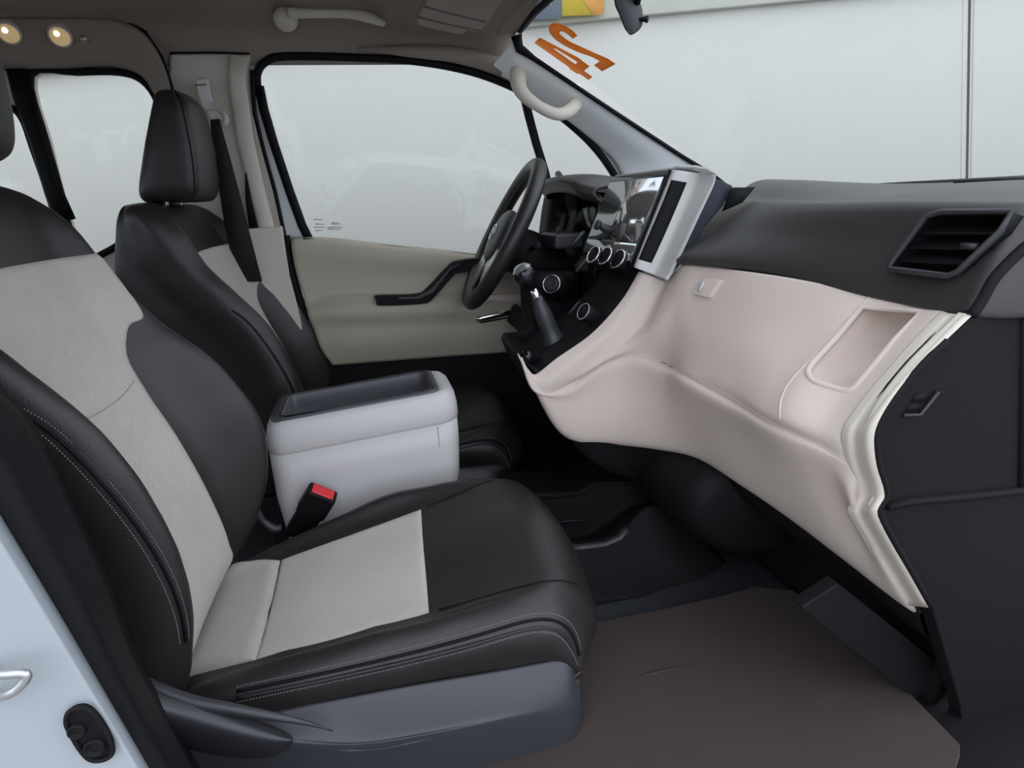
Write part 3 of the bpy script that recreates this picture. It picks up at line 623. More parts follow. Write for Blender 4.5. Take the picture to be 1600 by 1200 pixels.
lathe('tuning_knob', kx, dn, [(.012, 0), (.012, .022), (.009, .03), (.009, .036), (.014, .037), (.014, .046), (0.0001, .046)], M['grey'], db)
# centre stack: sloping black face between the cream side and the driver area
ce = [(1002, 424), (976, 470), (930, 522), (872, 563), (840, 584)]
G = []
for (x, y) in ce:
    a = U(x, y, 1.478); G.append([a, a + np.array((0.0, .03, .008)), a + np.array((.02, .15, .01)), a + np.array((.04, .32, .01)), a + np.array((.10, .42, -.02)), a + np.array((.12, .9, -.02))])
a = U(817, 560, 1.48); G.append([a, a + np.array((0, .03, -.002)), a + np.array((0, .15, 0)), a + np.array((0.02, .3, 0)), a + np.array((.15, .40, .0)), a + np.array((.2, .9, .0))])
a = U(840, 640, 1.49) + np.array((.05, 0, 0)); G.append([a, a + np.array((0, .03, -.002)), a + np.array((0, .15, 0)), a + np.array((0.02, .3, 0)), a + np.array((.15, .40, .0)), a + np.array((.2, .9, .0))])
a = a + np.array((.25, 0, -.2)); G.append([a, a + np.array((0, .03, -.002)), a + np.array((0, .15, 0)), a + np.array((0.02, .3, 0)), a + np.array((.05, .40, .0)), a + np.array((.1, .9, .0))])
cs = loft('centre_stack', Surf(G), M['black'], db, 6, 6, solid=.004)
# climate knobs with chrome rings
kax = np.array((-.83, -.25, .50))
for (x, y, r) in ((926, 402, .026), (944, 404, .027), (964, 409, .028)):
    c = U(x + 8, y, {926: 1.60, 944: 1.565, 964: 1.53}[x])
    kb = lathe('climate_knob', c, kax, [(r * .95, -.06), (r * .9, 0), (r * .84, .018), (0.0001, .020)], M['black'], db)
    V, F = tubemesh([c + kax * .018 + r * .93 * (math.cos(t) * np.array((.5, 0, .83)) + math.sin(t) * np.array((-.18, .96, .1))) for t in np.linspace(0, 2 * math.pi, 28, endpoint=False)], .0028, 6, closed=True)
    mesh('knob_ring', V, F, M['chrome'], kb)
c = U(918, 490, 1.53); kb = lathe('mode_knob', c, kax, [(.024, -.04), (.024, 0), (.022, .016), (0.0001, .018)], M['black'], db)
V, F = tubemesh([c + kax * .016 + .023 * (math.cos(t) * np.array((.5, 0, .83)) + math.sin(t) * np.array((-.18, .96, .1))) for t in np.linspace(0, 2 * math.pi, 28, endpoint=False)], .0018, 6, closed=True)
mesh('knob_ring', V, F, M['silver'], kb)
for (x, y) in ((893, 384), (900, 425), (888, 492)):
    c = U(x, y, 1.75); tube('trim_edge', [c, c + np.array((.03, .0, .03)), c + np.array((.05, .03, .035))], .006, M['satin'], db, sec=6)
box('switch_pack', U(878, 375, 2.0), (.10, .16, .05), M['grey'], db, bev=.01)
# instrument hood, cluster and driver-side lower dash
G = []
hood = [(.62, (985, 276)), ]
for y, (fx, fz), rise in ((1.86, (.72, 1.03), .0), (1.90, (.68, 1.045), .0), (1.96, (.665, 1.062), .0), (2.10, (.66, 1.075), .0), (2.30, (.67, 1.07), .0), (2.41, (.72, 1.04), 0)):
    G.append([(fx + .02, y, fz - .05), (fx, y, fz - .03), (fx - .005, y, fz - .012), (fx + .02, y, fz + .004), (fx + .12, y, fz + .006), (fx + .3, y, fz - .02), (1.5, y, .99)])
loft('instrument_hood', Surf(G), M['dash'], db, 6, 6, solid=.008)
plate('hood_side', [U(*p, 1.84) for p in ((975, 292), (962, 300), (938, 362), (915, 400), (900, 420), (925, 430), (960, 420), (1000, 330))], (0, .05, 0), M['dash'], db, bev=.012, seg=3)
tube('hood_lip', curve([U(872, 272, 2.22), U(885, 288, 2.1), U(908, 292, 1.98), U(932, 306, 1.9), U(941, 325, 1.87), U(930, 372, 1.86), U(915, 405, 1.86)], 5), .012, M['dash'], db, sec=10)
plate('instrument_face', [np.array(p) for p in ((.80, 1.88, .82), (.80, 2.36, .82), (.76, 2.36, 1.045), (.76, 1.88, 1.01))], (.03, 0, 0), M['gloss'], db, bev=0)
plate('instrument_lens', [np.array(p) for p in ((.70, 1.88, .84), (.70, 2.36, .84), (.75, 2.36, 1.045), (.75, 1.88, 1.005))], (.002, 0, 0), M['glass'], db, bev=0)
G = []
for y, zt_ in ((1.78, .90), (1.88, .87), (2.1, .87), (2.28, .90), (2.34, 1.03), (2.42, 1.05)):
    G.append([(.84, y, zt_ + .02), (.73, y, zt_), (.68, y, .80), (.70, y, .70), (.70, y, .58), (.74, y, .46), (.95, y, .44)])
loft('driver_lower_panel', Surf(G), M['black'], db, 5, 5, solid=.004)
box('pedal_shroud', (.98, 1.93, .25), (.18, .9, .42), M['black'], db, bev=.02)

# ================================================================== STEERING WHEEL & COLUMN
wc = (U(842, 250, 2.13) + U(730, 480, 2.13)) / 2
L = U(842, 250, 2.13) - U(730, 480, 2.13); R = np.linalg.norm(L) / 2 - .022; e1 = L / np.linalg.norm(L); e2 = np.array((.08, .997, 0)); wn = np.cross(e1, e2); wn = wn if wn[0] < 0 else -wn
sw = empty('steering_wheel', wc, 'black leather steering wheel with silver lower spokes in front of the driver seat', 'steering wheel')
ring = [wc + R * (math.cos(t) * e1 + math.sin(t) * e2) for t in np.linspace(0, 2 * math.pi, 64, endpoint=False)]
tube('rim', ring, .026, M['leather'], sw, sec=16, closed=True)
stt = [tubemesh([wc + (R - .0255) * (math.cos(t) * e1 + math.sin(t) * e2) + wn * .004 for t in np.linspace(0, 2 * math.pi, 96, endpoint=False)], .0012, 4, closed=True)]
stuff(mesh('rim_stitching', *join(stt), M['thread'], sw))
def WP(a, b, h=0): return wc + e1 * a + e2 * b + wn * h
G = []
for s_, h in ((.55, -.045), (.9, -.03), (1.0, -.005), (.93, .018), (.6, .030), (.05, .034)):
    G.append([WP(s_ * .10 * math.cos(t) - .01, s_ * .115 * math.sin(t), h) for t in np.linspace(0, 2 * math.pi, 16, endpoint=False)])
loft('hub', Surf(G, True), M['grey'], sw, 2, 3)
V = [tubemesh([WP(-.005 + .028 * math.cos(t), .040 * math.sin(t), .034) for t in np.linspace(0, 2 * math.pi, 32, endpoint=False)], .0025, 6, closed=True),
     tubemesh([WP(.000 + .022 * math.cos(t), .013 * math.sin(t), .035) for t in np.linspace(0, 2 * math.pi, 24, endpoint=False)], .002, 6, closed=True),
     tubemesh([WP(.010 + .009 * math.cos(t), .027 * math.sin(t), .035) for t in np.linspace(0, 2 * math.pi, 24, endpoint=False)], .002, 6, closed=True)]
mesh('emblem', *join(V), M['chrome'], sw)
for sgn in (-1, 1):
    plate('spoke', [WP(.02, sgn * .09, .0), WP(.03, sgn * (R - .005), -.004), WP(-.03, sgn * (R - .005), -.004), WP(-.05, sgn * .09, .0)], -wn * .014, M['grey'], sw, bev=.004)
    plate('lower_spoke', [WP(-.06, sgn * .05, .012), WP(-.045, sgn * .10, .012), WP(-R * .55, sgn * R * .80, .008), WP(-R * .90, sgn * R * .40, .008), WP(-.12, sgn * .02, .012)], -wn * .012, M['silver'], sw, bev=.004)
G = []
for k, (h, r) in enumerate(((-.02, .045), (-.06, .075), (-.12, .085), (-.2, .08), (-.32, .07))):
    G.append([WP(r * 1.0 * math.cos(t) - .02, r * .9 * math.sin(t), h) for t in np.linspace(0, 2 * math.pi, 12, endpoint=False)])
loft('column_shroud', Surf(G, True), M['black'], sw, 3, 4)
sta = tube('wiper_stalk', [WP(.0, -.06, -.10), WP(.01, -.18, -.085), WP(.012, -.24, -.08)], [.007, .008, .013, .014], M['black'], sw, sec=10)
# ignition ring
ig = U(862, 444, 1.86); iga = np.array((-.55, -.75, .3)); iga /= np.linalg.norm(iga)
igo = empty('ignition_switch', ig, 'round ignition switch with a pale ring on the steering column', 'switch')
lathe('collar', ig, iga, [(.05, -.10), (.042, -.02), (.034, -.004), (.030, 0)], M['black'], igo)
lathe('ring', ig, iga, [(.030, -.006), (.030, .004), (.0265, .005), (.0265, -.004)], M['chrome'], igo)
lathe('barrel', ig, iga, [(.0265, -.004), (.022, -.004), (.022, .004), (.016, .006), (.006, .003), (0.0001, .003)], M['grey'], igo)
box('column_bracket', U(858, 470, 2.02), (.16, .22, .22), M['black'], db, bev=.03)

# ================================================================== GEAR LEVER
gl = empty('gear_lever', U(850, 560, 1.62), 'black gear lever with ball knob and chrome collar rising from the centre stack', 'gear lever')
kc = U(820, 430, 1.62); bd = U(838, 462, 1.62); be = U(868, 540, 1.62)
G = []
ax = (kc - bd) / np.linalg.norm(kc - bd)
lathe('knob', kc, ax, [(.010, -.045), (.018, -.036), (.028, -.015), (.031, .002), (.027, .018), (.016, .028), (0.0001, .031)], M['gloss'], gl)
lathe('knob_cap', kc, ax, [(.0275, .0185), (.0165, .0295), (.008, .032), (0.0001, .0325)], M['silver'], gl)
tube('shaft', [kc - ax * .04, bd, bd - ax * .03], [.009, .012, .012], M['chrome'], gl, sec=10)
tube('boot', curve([bd - ax * .004, bd + (be - bd) * .35, bd + (be - bd) * .7, be, be + (be - bd) * .2], 4), [.014, .024, .026, .038, .05], M['satin'], gl, sec=9)
tube('boot_base', curve([U(820, 556, 1.50), U(838, 562, 1.55), U(862, 552, 1.62)], 4), .016, M['gloss'], gl, sec=8)

# ================================================================== CENTRE CONSOLE BOX between the seats
cb = empty('console_box', (0, 1.62, 0), 'pale grey armrest console box with a black tray on top, between the two seats', 'console')
X0, X1, YA, YB, ZT = -.29, .195, 1.50, 1.76, .545
def rrect(x0, x1, y0, y1, z, r, n=5):
    out = []
    for cx, cy, a in ((x1 - r, y1 - r, 0), (x0 + r, y1 - r, 90), (x0 + r, y0 + r, 180), (x1 - r, y0 + r, 270)):
        for k in range(n + 1):
            t = math.radians(a + 90 * k / n); out.append((cx + r * math.cos(t), cy + r * math.sin(t), z))
    return out
def tilt(l): return [(x, y, z + .035 * (x - X1) / .5) for x, y, z in l]
def rl(name, secs, mt, parent, cap=True, rv=1):
    V = []; n = len(secs[0])
    for s_ in secs: V += s_
    F = grid_faces(len(secs), n, True)
    if cap: F += [tuple(range(n))]
    if cap is True: F += [tuple(range((len(secs) - 1) * n, len(secs) * n))]
    return mesh(name, V, F, mt, parent)
rl('body', [rrect(X0 + .03, X1 - .07, YA + .03, YB - .03, 0, .04), rrect(X0 + .01, X1 - .03, YA + .012, YB - .012, .20, .045), rrect(X0, X1 - .006, YA + .003, YB - .003, .31, .05), tilt(rrect(X0, X1, YA, YB, .40, .055)), tilt(rrect(X0, X1, YA, YB, .462, .055))], M['white'], cb)
rl('lid', [tilt(s_) for s_ in (rrect(X0 + .004, X1 - .004, YA + .004, YB - .004, .460, .052), rrect(X0 - .002, X1 + .003, YA - .002, YB + .002, .470, .057), rrect(X0 - .002, X1 + .002, YA - .001, YB + .001, .50, .055), rrect(X0 + .006, X1 - .004, YA + .006, YB - .006, .532, .05), rrect(X0 + .015, X1 - .018, YA + .016, YB - .016, ZT, .045), rrect(X0 + .022, X1 - .05, YA + .022, YB - .022, ZT, .03), rrect(X0 + .022, X1 - .05, YA + .022, YB - .022, ZT - .045, .03))], M['white'], cb)
tb = rrect(X0 + .018, X1 - .045, YA + .018, YB - .018, ZT, .03)
tray = [tilt(s_) for s_ in (rrect(X0 + .018, X1 - .045, YA + .018, YB - .018, ZT - .002, .032), rrect(X0 + .018, X1 - .045, YA + .018, YB - .018, ZT + .006, .032), rrect(X0 + .045, X1 - .058, YA + .030, YB - .030, ZT + .007, .024), rrect(X0 + .049, X1 - .061, YA + .033, YB - .033, ZT + .003, .022), rrect(X0 + .055, X1 - .066, YA + .036, YB - .036, ZT - .030, .016))]
rl('tray', tray[::-1], M['tray'], cb, cap='first')
tube('tray_rim', tilt(rrect(X0 + .042, X1 - .056, YA + .028, YB - .028, ZT + .007, .024)), .0028, M['gloss'], cb, closed=True, sec=6)
tube('front_joint', [(X1 - .06, YA + .0005, .455), (X1 - .06, YA + .001, .40), (X1 - .067, YA + .004, .33), (X1 - .09, YA + .01, .26)], .0012, M['seam'], cb, sec=6)

# seat belt buckle
bk = empty('seat_belt_buckle', U(490, 790, 1.46), 'black seat belt buckle with a red release button beside the console box', 'buckle')
a = U(504, 770, 1.45); b = U(480, 815, 1.45); ax = (a - b) / np.linalg.norm(a - b) + np.array((0, -.35, 0)); ax /= np.linalg.norm(ax); sd = np.array((0, 1, 0)) - ax * ax[1]; sd /= np.linalg.norm(sd); up2 = np.cross(ax, sd); up2 = up2 if up2[2] > 0 else -up2
Rm = np.stack([ax, sd, up2], 1)
box('buckle_body', a - ax * .035, (.080, .042, .074), M['black'], bk, rot=Rm, bev=.008)
box('release_button', a + ax * .0025, (.008, .030, .056), M['red'], bk, rot=Rm, bev=.0028)
box('buckle_sleeve', a - ax * .105, (.12, .034, .062), M['rubber'], bk, rot=Rm, bev=.006)
an = tag(tube('belt_anchor', curve([U(400, 800, 1.46), U(412, 815, 1.46), U(428, 826, 1.46), U(440, 824, 1.46)], 4), [.012, .008, .012, .009], M['grey'], None, sec=8), 'small grey belt anchor at the joint of seat back and cushion', 'anchor')

# ================================================================== SEATS
def ringrow(z, c, n, f, bt, k=1.0, cz=0):
    y = lambda v: 1.18 + (v - 1.18) * k
    i_n = c + .30 * (n - c); i_f = c + .30 * (f - c)
    return [(c - bt, y(1.00), z + cz), (n - bt * .75, y(.945), z + cz), (n - min(.06, bt * .4), y(.925), z), (n, y(.955), z), (i_n, y(1.02), z), (c, y(1.18), z), (i_f, y(1.34), z), (f, y(1.405), z), (f - min(.06, bt * .4), y(1.437), z), (f - bt * .75, y(1.415), z + cz), (c - bt, y(1.36), z + cz)]
BK = Surf([ringrow(.17, -.42, -.42, -.43, .14), ringrow(.28, -.395, -.362, -.335, .20), ringrow(.42, -.425, -.333, -.277, .21), ringrow(.56, -.470, -.345, -.272, .20), ringrow(.70, -.525, -.395, -.338, .22), ringrow(.80, -.552, -.46, -.43, .24),
    ringrow(.90, -.575, -.54, -.495, .22), ringrow(1.0, -.60, -.59, -.545, .17, 1.0), ringrow(1.05, -.620, -.628, -.59, .13, .97), ringrow(1.075, -.645, -.652, -.63, .09, .90), ringrow(1.083, -.665, -.668, -.66, .05, .78)], True)
def crw(x, lo, pi, c3, i4, c5, i6, c7, off=0):
    o = [-.09, -.085, -.08, -.045, -.015, 0, -.01, -.035, -.07, -.08]; o = [v * off for v in o]
    d0 = .06 if x < .3 else .012
    ys = [.96, .925, .922, .965, 1.02, 1.18, 1.34, 1.395, 1.437, 1.40]; zs = [lo - d0, lo, pi, c3, i4, c5, i6, c7, c7 - .05, lo - d0]
    return [(x + o[i], ys[i], zs[i]) for i in range(10)]
CU = Surf([crw(-.44, .10, .19, .205, .18, .16, .16, .17), crw(-.40, .13, .205, .222, .195, .18, .18, .20), crw(-.31, .17, .235, .25, .218, .205, .215, .238), crw(-.20, .18, .239, .262, .232, .235, .248, .276), crw(-.02, .18, .241, .275, .246, .262, .290, .330), crw(.08, .18, .243, .28, .256, .285, .314, .340),
    crw(.20, .18, .247, .288, .283, .315, .335, .344, .4), crw(.29, .175, .243, .285, .298, .330, .338, .335, .8), crw(.345, .165, .225, .265, .283, .310, .315, .305, 1), crw(.385, .13, .165, .205, .23, .25, .25, .235, 1), crw(.395, .12, .14, .15, .16, .165, .16, .15, 1), crw(.36, .11, .12, .12, .12, .12, .12, .12, 1)], True)
# headrest in its own frame (passenger position)
def hrow(z, xb, xf, hw, k=.6):
    xm = (xb + xf) / 2; y = 1.18
    b1 = min(.02, (xf - xb) * .12); b2 = min(.085, (xf - xb) * .5); b3 = min(.018, (xf - xb) * .2)
    return [(xb, y - hw * .55, z), (xb + b1, y - hw * .93, z), (xf - b2, y - hw * 1.0, z), (xf - b3, y - hw * .97, z), (xf - .001, y - hw * .72, z), (xf + .008, y, z), (xf - .001, y + hw * .72, z), (xf - b3, y + hw * .97, z), (xf - b2, y + hw, z), (xb + b1, y + hw * .93, z), (xb, y + hw * .55, z), (xb - .004, y, z)]
HR = Surf([hrow(1.085, -.69, -.575, .09), hrow(1.09, -.712, -.555, .125), hrow(1.12, -.716, -.538, .145), hrow(1.20, -.690, -.528, .150), hrow(1.28, -.660, -.528, .147), hrow(1.345, -.634, -.532, .140), hrow(1.375, -.622, -.546, .125), hrow(1.388, -.607, -.562, .10), hrow(1.391, -.595, -.575, .05)], True)
# boundary curves read off the passenger seat
cl_top = BK.trace([(0, 419), (40, 413), (80, 405), (120, 396), (150, 388)], ur=(4, 8), vr=(4, 8))
cl_far = BK.trace([(152, 389), (188, 438), (222, 487), (203, 508), (197, 535), (202, 565), (225, 605), (262, 660), (300, 722), (335, 790), (358, 850), (362, 875)], ur=(5.2, 8), vr=(.5, 7.5))
far_u = [(7.9, 6.45)] + [tuple(q) for q in cl_far]
cf = sorted([(v, u) for u, v in cl_far]);
near_c = [(4.15, 6.35), (3.6, 5.6), (3.75, 5.2), (4.05, 4.7), (4.15, 4), (4.1, 3), (4.1, 2), (4.2, 1), (4.3, .3)]
far_c = [(7.3, 6.45)] + [tuple(q) for q in cl_far[2:]] + [(6.0, .3)]
print('BK far', [(round(float(a), 2), round(float(b), 2)) for a, b in cl_far]); print('top', cl_top)
cu_sn = CU.trace([(298, 1056), (345, 1044), (400, 1030)], ur=(2.5, 6), vr=(.5, 6)); cu_n2 = CU.trace([(400, 1030), (500, 1004), (600, 977), (670, 957)], ur=(2.5, 6), vr=(1, 7))
cu_sf = CU.trace([(362, 884), (395, 876), (438, 876)], ur=(4, 8), vr=(.5, 6)); cu_f2 = CU.trace([(440, 875), (520, 846), (600, 817), (658, 796)], ur=(4, 8), vr=(1, 7))
cu_sn = [(cu_sn[0][0], max(0, cu_sn[0][1] - 1.3))] + cu_sn; cu_sf = [(cu_sf[0][0], max(0, cu_sf[0][1] - 1.3))] + cu_sf
print('cu', cu_sn, cu_n2, cu_sf, cu_f2)
cu_pipe = CU.trace(curve([(345, 1086), (450, 1064), (600, 1031), (730, 998), (800, 976), (845, 967), (875, 972), (893, 990), (902, 1012), (905, 1028)], 4), ur=(.8, 4.5), vr=(1, 10))
cu_seam = CU.trace(curve([(672, 957), (740, 938), (800, 920), (850, 909), (880, 908), (908, 915)], 5), ur=(2, 7), vr=(4, 11))
cu_seam2 = CU.trace(curve([(660, 795), (700, 778), (745, 758), (790, 745)], 5), ur=(4, 8), vr=(4, 9))
bk_st = BK.trace(curve([(0, 628), (60, 660), (120, 712), (190, 790), (245, 868), (278, 940), (290, 1000), (287, 1050)], 5), ur=(1.2, 4), vr=(.3, 7))
bk_lum = BK.trace(curve([(113, 664), (150, 648), (190, 620), (212, 588)], 4), ur=(3.5, 7.5), vr=(2, 6))

def make_seat(label, dx, dy, dz, pas):
    D = np.array((dx, dy, dz)); xf = lambda p: np.asarray(p) + D
    t = empty('car_seat', xf((-.05, 1.18, 0)), label, 'seat', None)
    bkr = loft('backrest', BK, M['leather'], t, 8, 8, xf=xf, wrinkle=.0022)
    patch('cloth_panel', BK, near_c, far_c, M['cloth'], bkr, .005, 90, 40, xf=xf)
    cu = loft('cushion', CU, M['leather'], t, 8, 8, xf=xf, wrinkle=.0022)
    patch('rear_cloth_panel', CU, cu_sn, cu_sf, M['cloth'], cu, .010, 24, 40, xf=xf)
    patch('cloth_panel', CU, cu_n2, cu_f2, M['cloth'], cu, .005, 50, 40, xf=xf)
    def line(name, s, uv, off, r, mt, dash=False, par=bkr, xf=xf):
        P = [s.at(u, v) + s.normal(u, v).reshape(3) * off for u, v in uv]
        P = [np.mean(P[max(0, i - 2):i + 3], 0) for i in range(len(P))]
        if not dash: return tube(name, [xf(p) for p in P], r, mt, par, sec=8)
        P = resamp(np.array(P), int(np.linalg.norm(np.diff(P, axis=0), axis=1).sum() / .0048) * 2)
        return stuff(mesh(name, *join([tubemesh([xf(P[i]), xf(P[i + 1])], r, 4) for i in range(0, len(P) - 1, 2)]), mt, par))
    sh = lambda uv, du: [(u + du, v) for u, v in uv]
    line('seam', BK, bk_st, .0012, .0028, M['rubber'])
    line('stitching', BK, sh(bk_st, -.13), .0010, .0011, M['thread'], True); line('stitching', BK, sh(bk_st, .10), .0010, .0009, M['thread'], True)
    line('lumbar_seam', BK, bk_lum, .0052, .0012, M['trim'])
    line('piping', CU, cu_pipe, .0015, .003, M['rubber'], par=cu); line('piping', CU, sh(cu_pipe, -.22), .0012, .003, M['leather'], par=cu)
    line('stitching', CU, sh(cu_pipe, .16), .0012, .0010, M['thread'], True, cu); line('stitching', CU, sh(cu_pipe, -.34), .0012, .0011, M['thread'], True, cu)
    line('seam', CU, cu_seam, .0008, .0018, M['rubber'], par=cu); line('seam', CU, cu_seam2, .0008, .0016, M['rubber'], par=cu)
    xh = (lambda p: xf(p) + np.array((-.022, 0, .026))) if pas else xf
    hr = loft('headrest', HR, M['leather'], t, 6, 7, xf=xh, wrinkle=.0012)
    for u in (3.05,):
        line('headrest_seam', HR, [(u, v) for v in np.linspace(.6, 6.6, 30)], .0008, .0022, M['rubber'], par=hr, xf=xh)
        line('stitching', HR, [(u - .28, v) for v in np.linspace(.6, 6.6, 30)], .0008, .0009, M['thread'], True, hr, xh)
    for y in (1.10, 1.26):
        tube('headrest_post', [xf((-.655, y, 1.04)), xf((-.65, y, 1.14))], .007, M['chrome'], t, sec=10)
    # plastic side cover facing the door
    top = [(205, 1058), (255, 1074), (320, 1094), (400, 1112), (500, 1098), (640, 1072), (780, 1048), (880, 1030), (905, 1034)]
    mid = [(205, 1100), (255, 1120), (330, 1140), (440, 1150), (560, 1156), (680, 1136), (800, 1108), (880, 1090), (908, 1080)]
    m2 = [(205, 1160), (255, 1176), (330, 1186), (440, 1180), (560, 1176), (680, 1160), (800, 1140), (885, 1130), (910, 1115)]
    bot = [(195, 1420), (255, 1430), (330, 1430), (440, 1430), (560, 1430), (680, 1420), (800, 1400), (868, 1330), (880, 1260)]
    b2 = [(200, 1300), (255, 1300), (330, 1300), (440, 1300), (560, 1300), (680, 1290), (800, 1260), (885, 1200), (903, 1160)]
    yo = [.0, 0, 0, 0, 0, 0, 0, .006, .03]
    G = [[xf(U(*p, .93 + o)) for p, o in zip(top, yo)], [xf(U(p[0], p[1] + 5, .915 + o)) for p, o in zip(top, yo)], [xf(U(*p, .885 + o)) for p, o in zip(mid, yo)], [xf(U(*p, .878 + o)) for p, o in zip(m2, yo)], [xf(U(*p, .88 + o)) for p, o in zip(b2, yo)], [xf(U(*p, .89 + o)) for p, o in zip(bot, yo)]]
    loft('side_cover', Surf(G), M['satin'], t, 8, 8, solid=.012)
    box('seat_base', xf((-.09, 1.19, .03)), (.56, .42, .14), M['black'], t, bev=.02)
    if pas:
        lv = Surf([[U(px_ + dxx, py_ + dyy, yy) for dxx, dyy, yy in ((0, -ry, .885), (0, -ry * .6, .862), (0, 0, .852), (0, ry * .7, .862), (0, ry, .885), (0, 0, .90))] for px_, py_, ry in ((205, 1095, 30), (250, 1118, 36), (310, 1136, 38), (370, 1150, 34), (420, 1158, 26), (448, 1158, 14), (458, 1156, 4))], True)
        loft('recline_lever', lv, M['satin'], t, 5, 6)
        tube('hinge_cover_edge', curve([U(210, 1060, .905), U(250, 1080, .89), (U(300, 1098, .88)), U(360, 1108, .875), U(430, 1120, .87), U(480, 1130, .872), U(520, 1142, .878)], 4), [.010, .012, .012, .010, .007, .004, .001], M['satin'], t, sec=10)
    return t
make_seat('nearer front passenger seat, black leather with beige cloth, cut by the left photo edge', 0, 0, 0, True)
make_seat('driver seat, black leather with beige cloth, far side behind the console box', .10, .99, -.03, False)

# ================================================================== SEAT BELT on the far pillar
sbt = empty('seat_belt', U(345, 200, 2.36), 'black seat belt with cream guide hanging on the far door pillar behind the driver seat', 'seat belt')
plate('belt_anchor_cover', [U(*p, 2.355) for p in ((304, 122), (325, 121), (330, 150), (336, 172), (330, 178), (318, 172), (309, 150))], (0, .045, 0), M['bezel'], sbt, bev=.008, seg=3)
tube('anchor_slot', [U(306, 133, 2.352), U(322, 132, 2.352)], .002, M['seam'], sbt, sec=6)
plate('belt_guide', [U(*p, 2.345) for p in ((322, 172), (336, 170), (344, 180), (346, 188), (330, 190))], (0, .025, 0), M['pillar'], sbt, bev=.004)
tube('guide_loop', curve([U(331, 160, 2.35), U(340, 172, 2.34), U(350, 179, 2.33), (U(353, 187, 2.33)), U(350, 194, 2.335), U(343, 196, 2.345)], 4), [.003, .004, .008, .010, .009, .006], M['bezel'], sbt, sec=8)
W_ = [((329, 187), (343, 186)), ((331, 215), (349, 208)), ((337, 262), (362, 255)), ((344, 305), (374, 300)), ((352, 355), (387, 352)), ((370, 440), (410, 440))]
Vb = []
for a, b in W_: Vb += [U(*a, 2.345), U(*b, 2.335)]
mesh('webbing', Vb, [(2 * i, 2 * i + 1, 2 * i + 3, 2 * i + 2) for i in range(len(W_) - 1)], M['belt'], sbt, solid=.003)

# ================================================================== FLOOR
# centre tunnel with stepped tray in front of the console
tn = empty('floor_tunnel', (.5, 1.7, 0), 'dark plastic floor tunnel with open storage tray in front of the console box', 'floor console')
A_ = [(740, 742), (850, 748), (920, 742), (935, 735)]
G = []
rows_px = [  # far -> near
    [(780, 738, 1.85), (850, 735, 1.85), (905, 728, 1.85), (925, 716, 1.85), (960, 700, 1.80), (1040, 690, 1.75)],
    [(800, 772, 1.56), (855, 772, 1.56), (905, 768, 1.56), (928, 756, 1.56), (985, 750, 1.56), (1060, 750, 1.56)],
    [(800, 780, 1.55), (858, 780, 1.55), (908, 774, 1.55), (930, 762, 1.55), (990, 758, 1.55), (1062, 760, 1.55)],
    [(815, 842, 1.53), (872, 842, 1.53), (915, 838, 1.53), (942, 822, 1.53), (1000, 790, 1.52), (1066, 790, 1.52)],
    [(830, 852, 1.41), (892, 850, 1.41), (940, 844, 1.41), (972, 828, 1.41), (1012, 794, 1.42), (1072, 800, 1.45)],
    [(838, 864, 1.385), (896, 860, 1.385), (945, 853, 1.385), (982, 836, 1.39), (1022, 798, 1.40), (1078, 806, 1.43)],
    [(840, 900, 1.345), (905, 900, 1.34), (960, 892, 1.345), (1010, 880, 1.35), (1050, 860, 1.36), (1105, 850, 1.40)],
    [(845, 955, 1.27), (915, 946, 1.275), (985, 936, 1.28), (1050, 928, 1.285), (1110, 920, 1.29), (1170, 914, 1.30)]]
loft('tunnel_cover', Surf([[U(*p) for p in r] for r in rows_px]), M['matte'], tn, 6, 6, solid=.006)
tube('tray_edge', [U(*p, 1.55) for p in ((850, 779), (880, 777), (905, 772), (922, 766))], .004, M['satin'], tn, sec=8)
tube('tray_edge', [U(*p, 1.53) for p in ((865, 816), (900, 813), (922, 812))], .0015, M['satin'], tn, sec=6)
tube('tray_lip', [U(*p, 1.39) for p in ((885, 857), (915, 854), (945, 850), (968, 840), (980, 826))], .013, M['satin'], tn, sec=10, flat=.7)
fm = tag(plate('floor_mat', [UZ(*p, .012) for p in ((860, 985), (920, 974), (1040, 950), (1120, 932), (1178, 916), (1240, 922), (1310, 975), (1400, 1060), (1500, 1162), (1500, 1180), (1400, 1500), (700, 1500), (560, 1100))], (0, 0, -.008), M['mat_'], None, bev=.003), 'brown-beige carpet covering the passenger footwell floor', 'floor mat')
tube('carpet_crease', [UZ(*p, .013) for p in ((1000, 1055), (1020, 1052), (1045, 1046), (1090, 1038))], [.001, .004, .003, .001], M['mat_'], fm, sec=6, flat=.5)
tag(plate('door_sill', [(-.25, .40, -.02), (1.7, .40, -.02), (1.7, .80, -.004), (.99, .82, -.004), (.90, .72, -.004), (.87, .65, -.004), (.86, .615, -.004), (-.25, .615, -.004)], (0, 0, -.12), M['black'], None, bev=.01), 'black door sill along the open passenger doorway', 'sill')

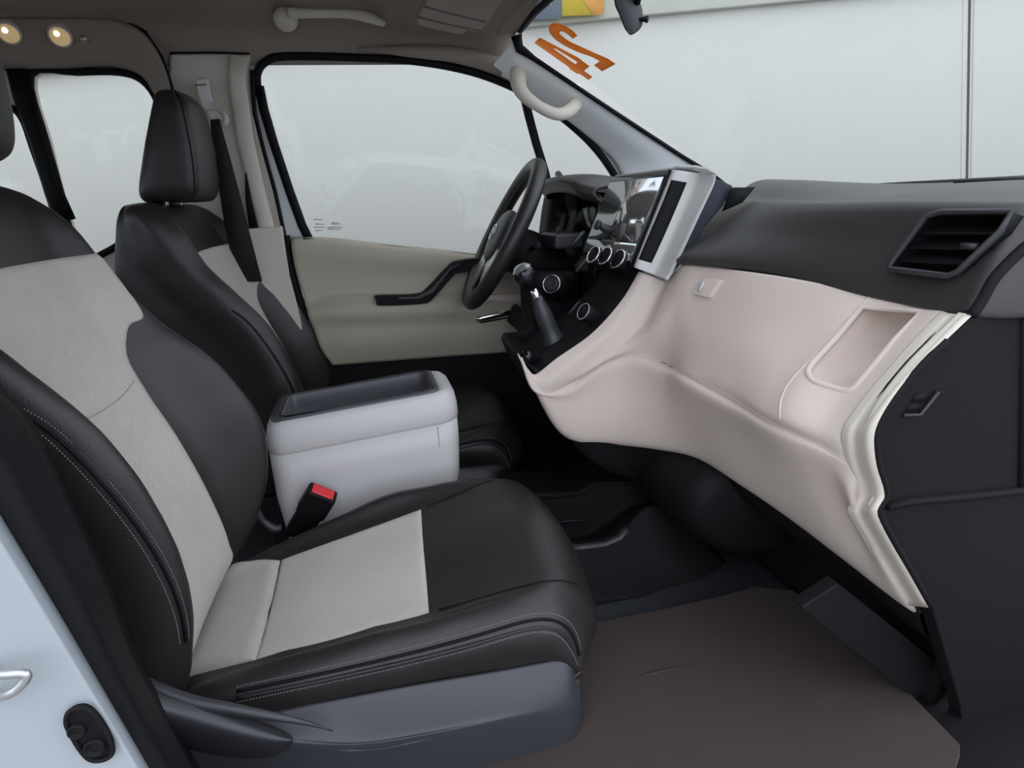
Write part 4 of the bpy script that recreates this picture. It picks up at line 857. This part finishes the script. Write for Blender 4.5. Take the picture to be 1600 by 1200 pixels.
# ================================================================== NEAR B PILLAR: white body edge, rubber, striker
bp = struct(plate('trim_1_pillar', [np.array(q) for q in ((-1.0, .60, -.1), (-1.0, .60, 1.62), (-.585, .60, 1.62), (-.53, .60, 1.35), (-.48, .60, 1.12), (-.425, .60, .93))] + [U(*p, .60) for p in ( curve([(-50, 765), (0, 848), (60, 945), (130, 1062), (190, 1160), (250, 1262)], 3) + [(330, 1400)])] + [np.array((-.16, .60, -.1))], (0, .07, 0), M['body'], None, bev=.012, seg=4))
bp.name = 'trim_2'
G = []
for a, b in (((-120, 600), (-60, 560)), ((-40, 735), (25, 650)), ((40, 868), (90, 775)), ((105, 975), (150, 900)), ((170, 1085), (205, 1040)), ((245, 1215), (285, 1185)), ((330, 1360), (370, 1330))):
    a = np.array(a); b = np.array(b); G.append([U(*a, .635), U(*(a * .85 + b * .15), .615), U(*(a * .55 + b * .45), .62), U(*(a * .25 + b * .75), .66), U(*b, .72), U(*b, .80), U(b[0] + 14, b[1], .88)])
G = [[np.array((x0, y0, z0)) for x0, y0, z0 in ((a - .01, .635, c), (a + .01, .615, c), (a + .03, .62, c - .01), (a + .045, .66, c - .02), (a + .05, .72, c - .03), (a + .05, .80, c - .03), (a + .05, .86, c - .03))] for a, c in ((-.585, 1.60), (-.53, 1.35), (-.48, 1.12))] + G
dsl = tag(loft('door_seal', Surf(G), M['rubber'], None, 6, 8, solid=.004), 'wide black rubber door seal beside the passenger seat at lower left', 'seal')
bump = empty('door_lock_socket', U(140, 1147, .59), 'black oval door socket in the white pillar at the lower left corner', 'door catch')
bo = curve([(108, 1112), (124, 1106), (140, 1110), (158, 1130), (174, 1160), (175, 1178), (162, 1187), (142, 1187), (126, 1172), (110, 1145), (103, 1128)], 4, True)
plate('socket_plate', [U(*p, .594) for p in bo], (0, .01, 0), M['rubber'], bump, bev=.002)
tube('socket_rim', [U(*p, .593) for p in bo], .0025, M['black'], bump, closed=True, sec=8)
for (x, y, r) in ((120, 1142, .008), (148, 1168, .010)):
    lathe('screw', U(x, y, .592), (0, -1, 0), [(r, -.002), (r, .003), (r * .8, .0035), (r * .75, .001), (r * .3, .001), (0.0001, .002)], M['black'], bump)
sk = tag(tube('door_striker', curve([U(-30, 1052, .60), U(-10, 1054, .575), U(15, 1053, .568), (U(36, 1052, .568)), U(42, 1058, .568), U(30, 1074, .568), U(10, 1086, .572), U(-20, 1092, .60)], 5), .0045, M['silver'], None, sec=10), 'metal door striker loop on the white pillar at the left edge', 'striker')
for o in list(C.objects):
    if '_off' in o: del o['_off']
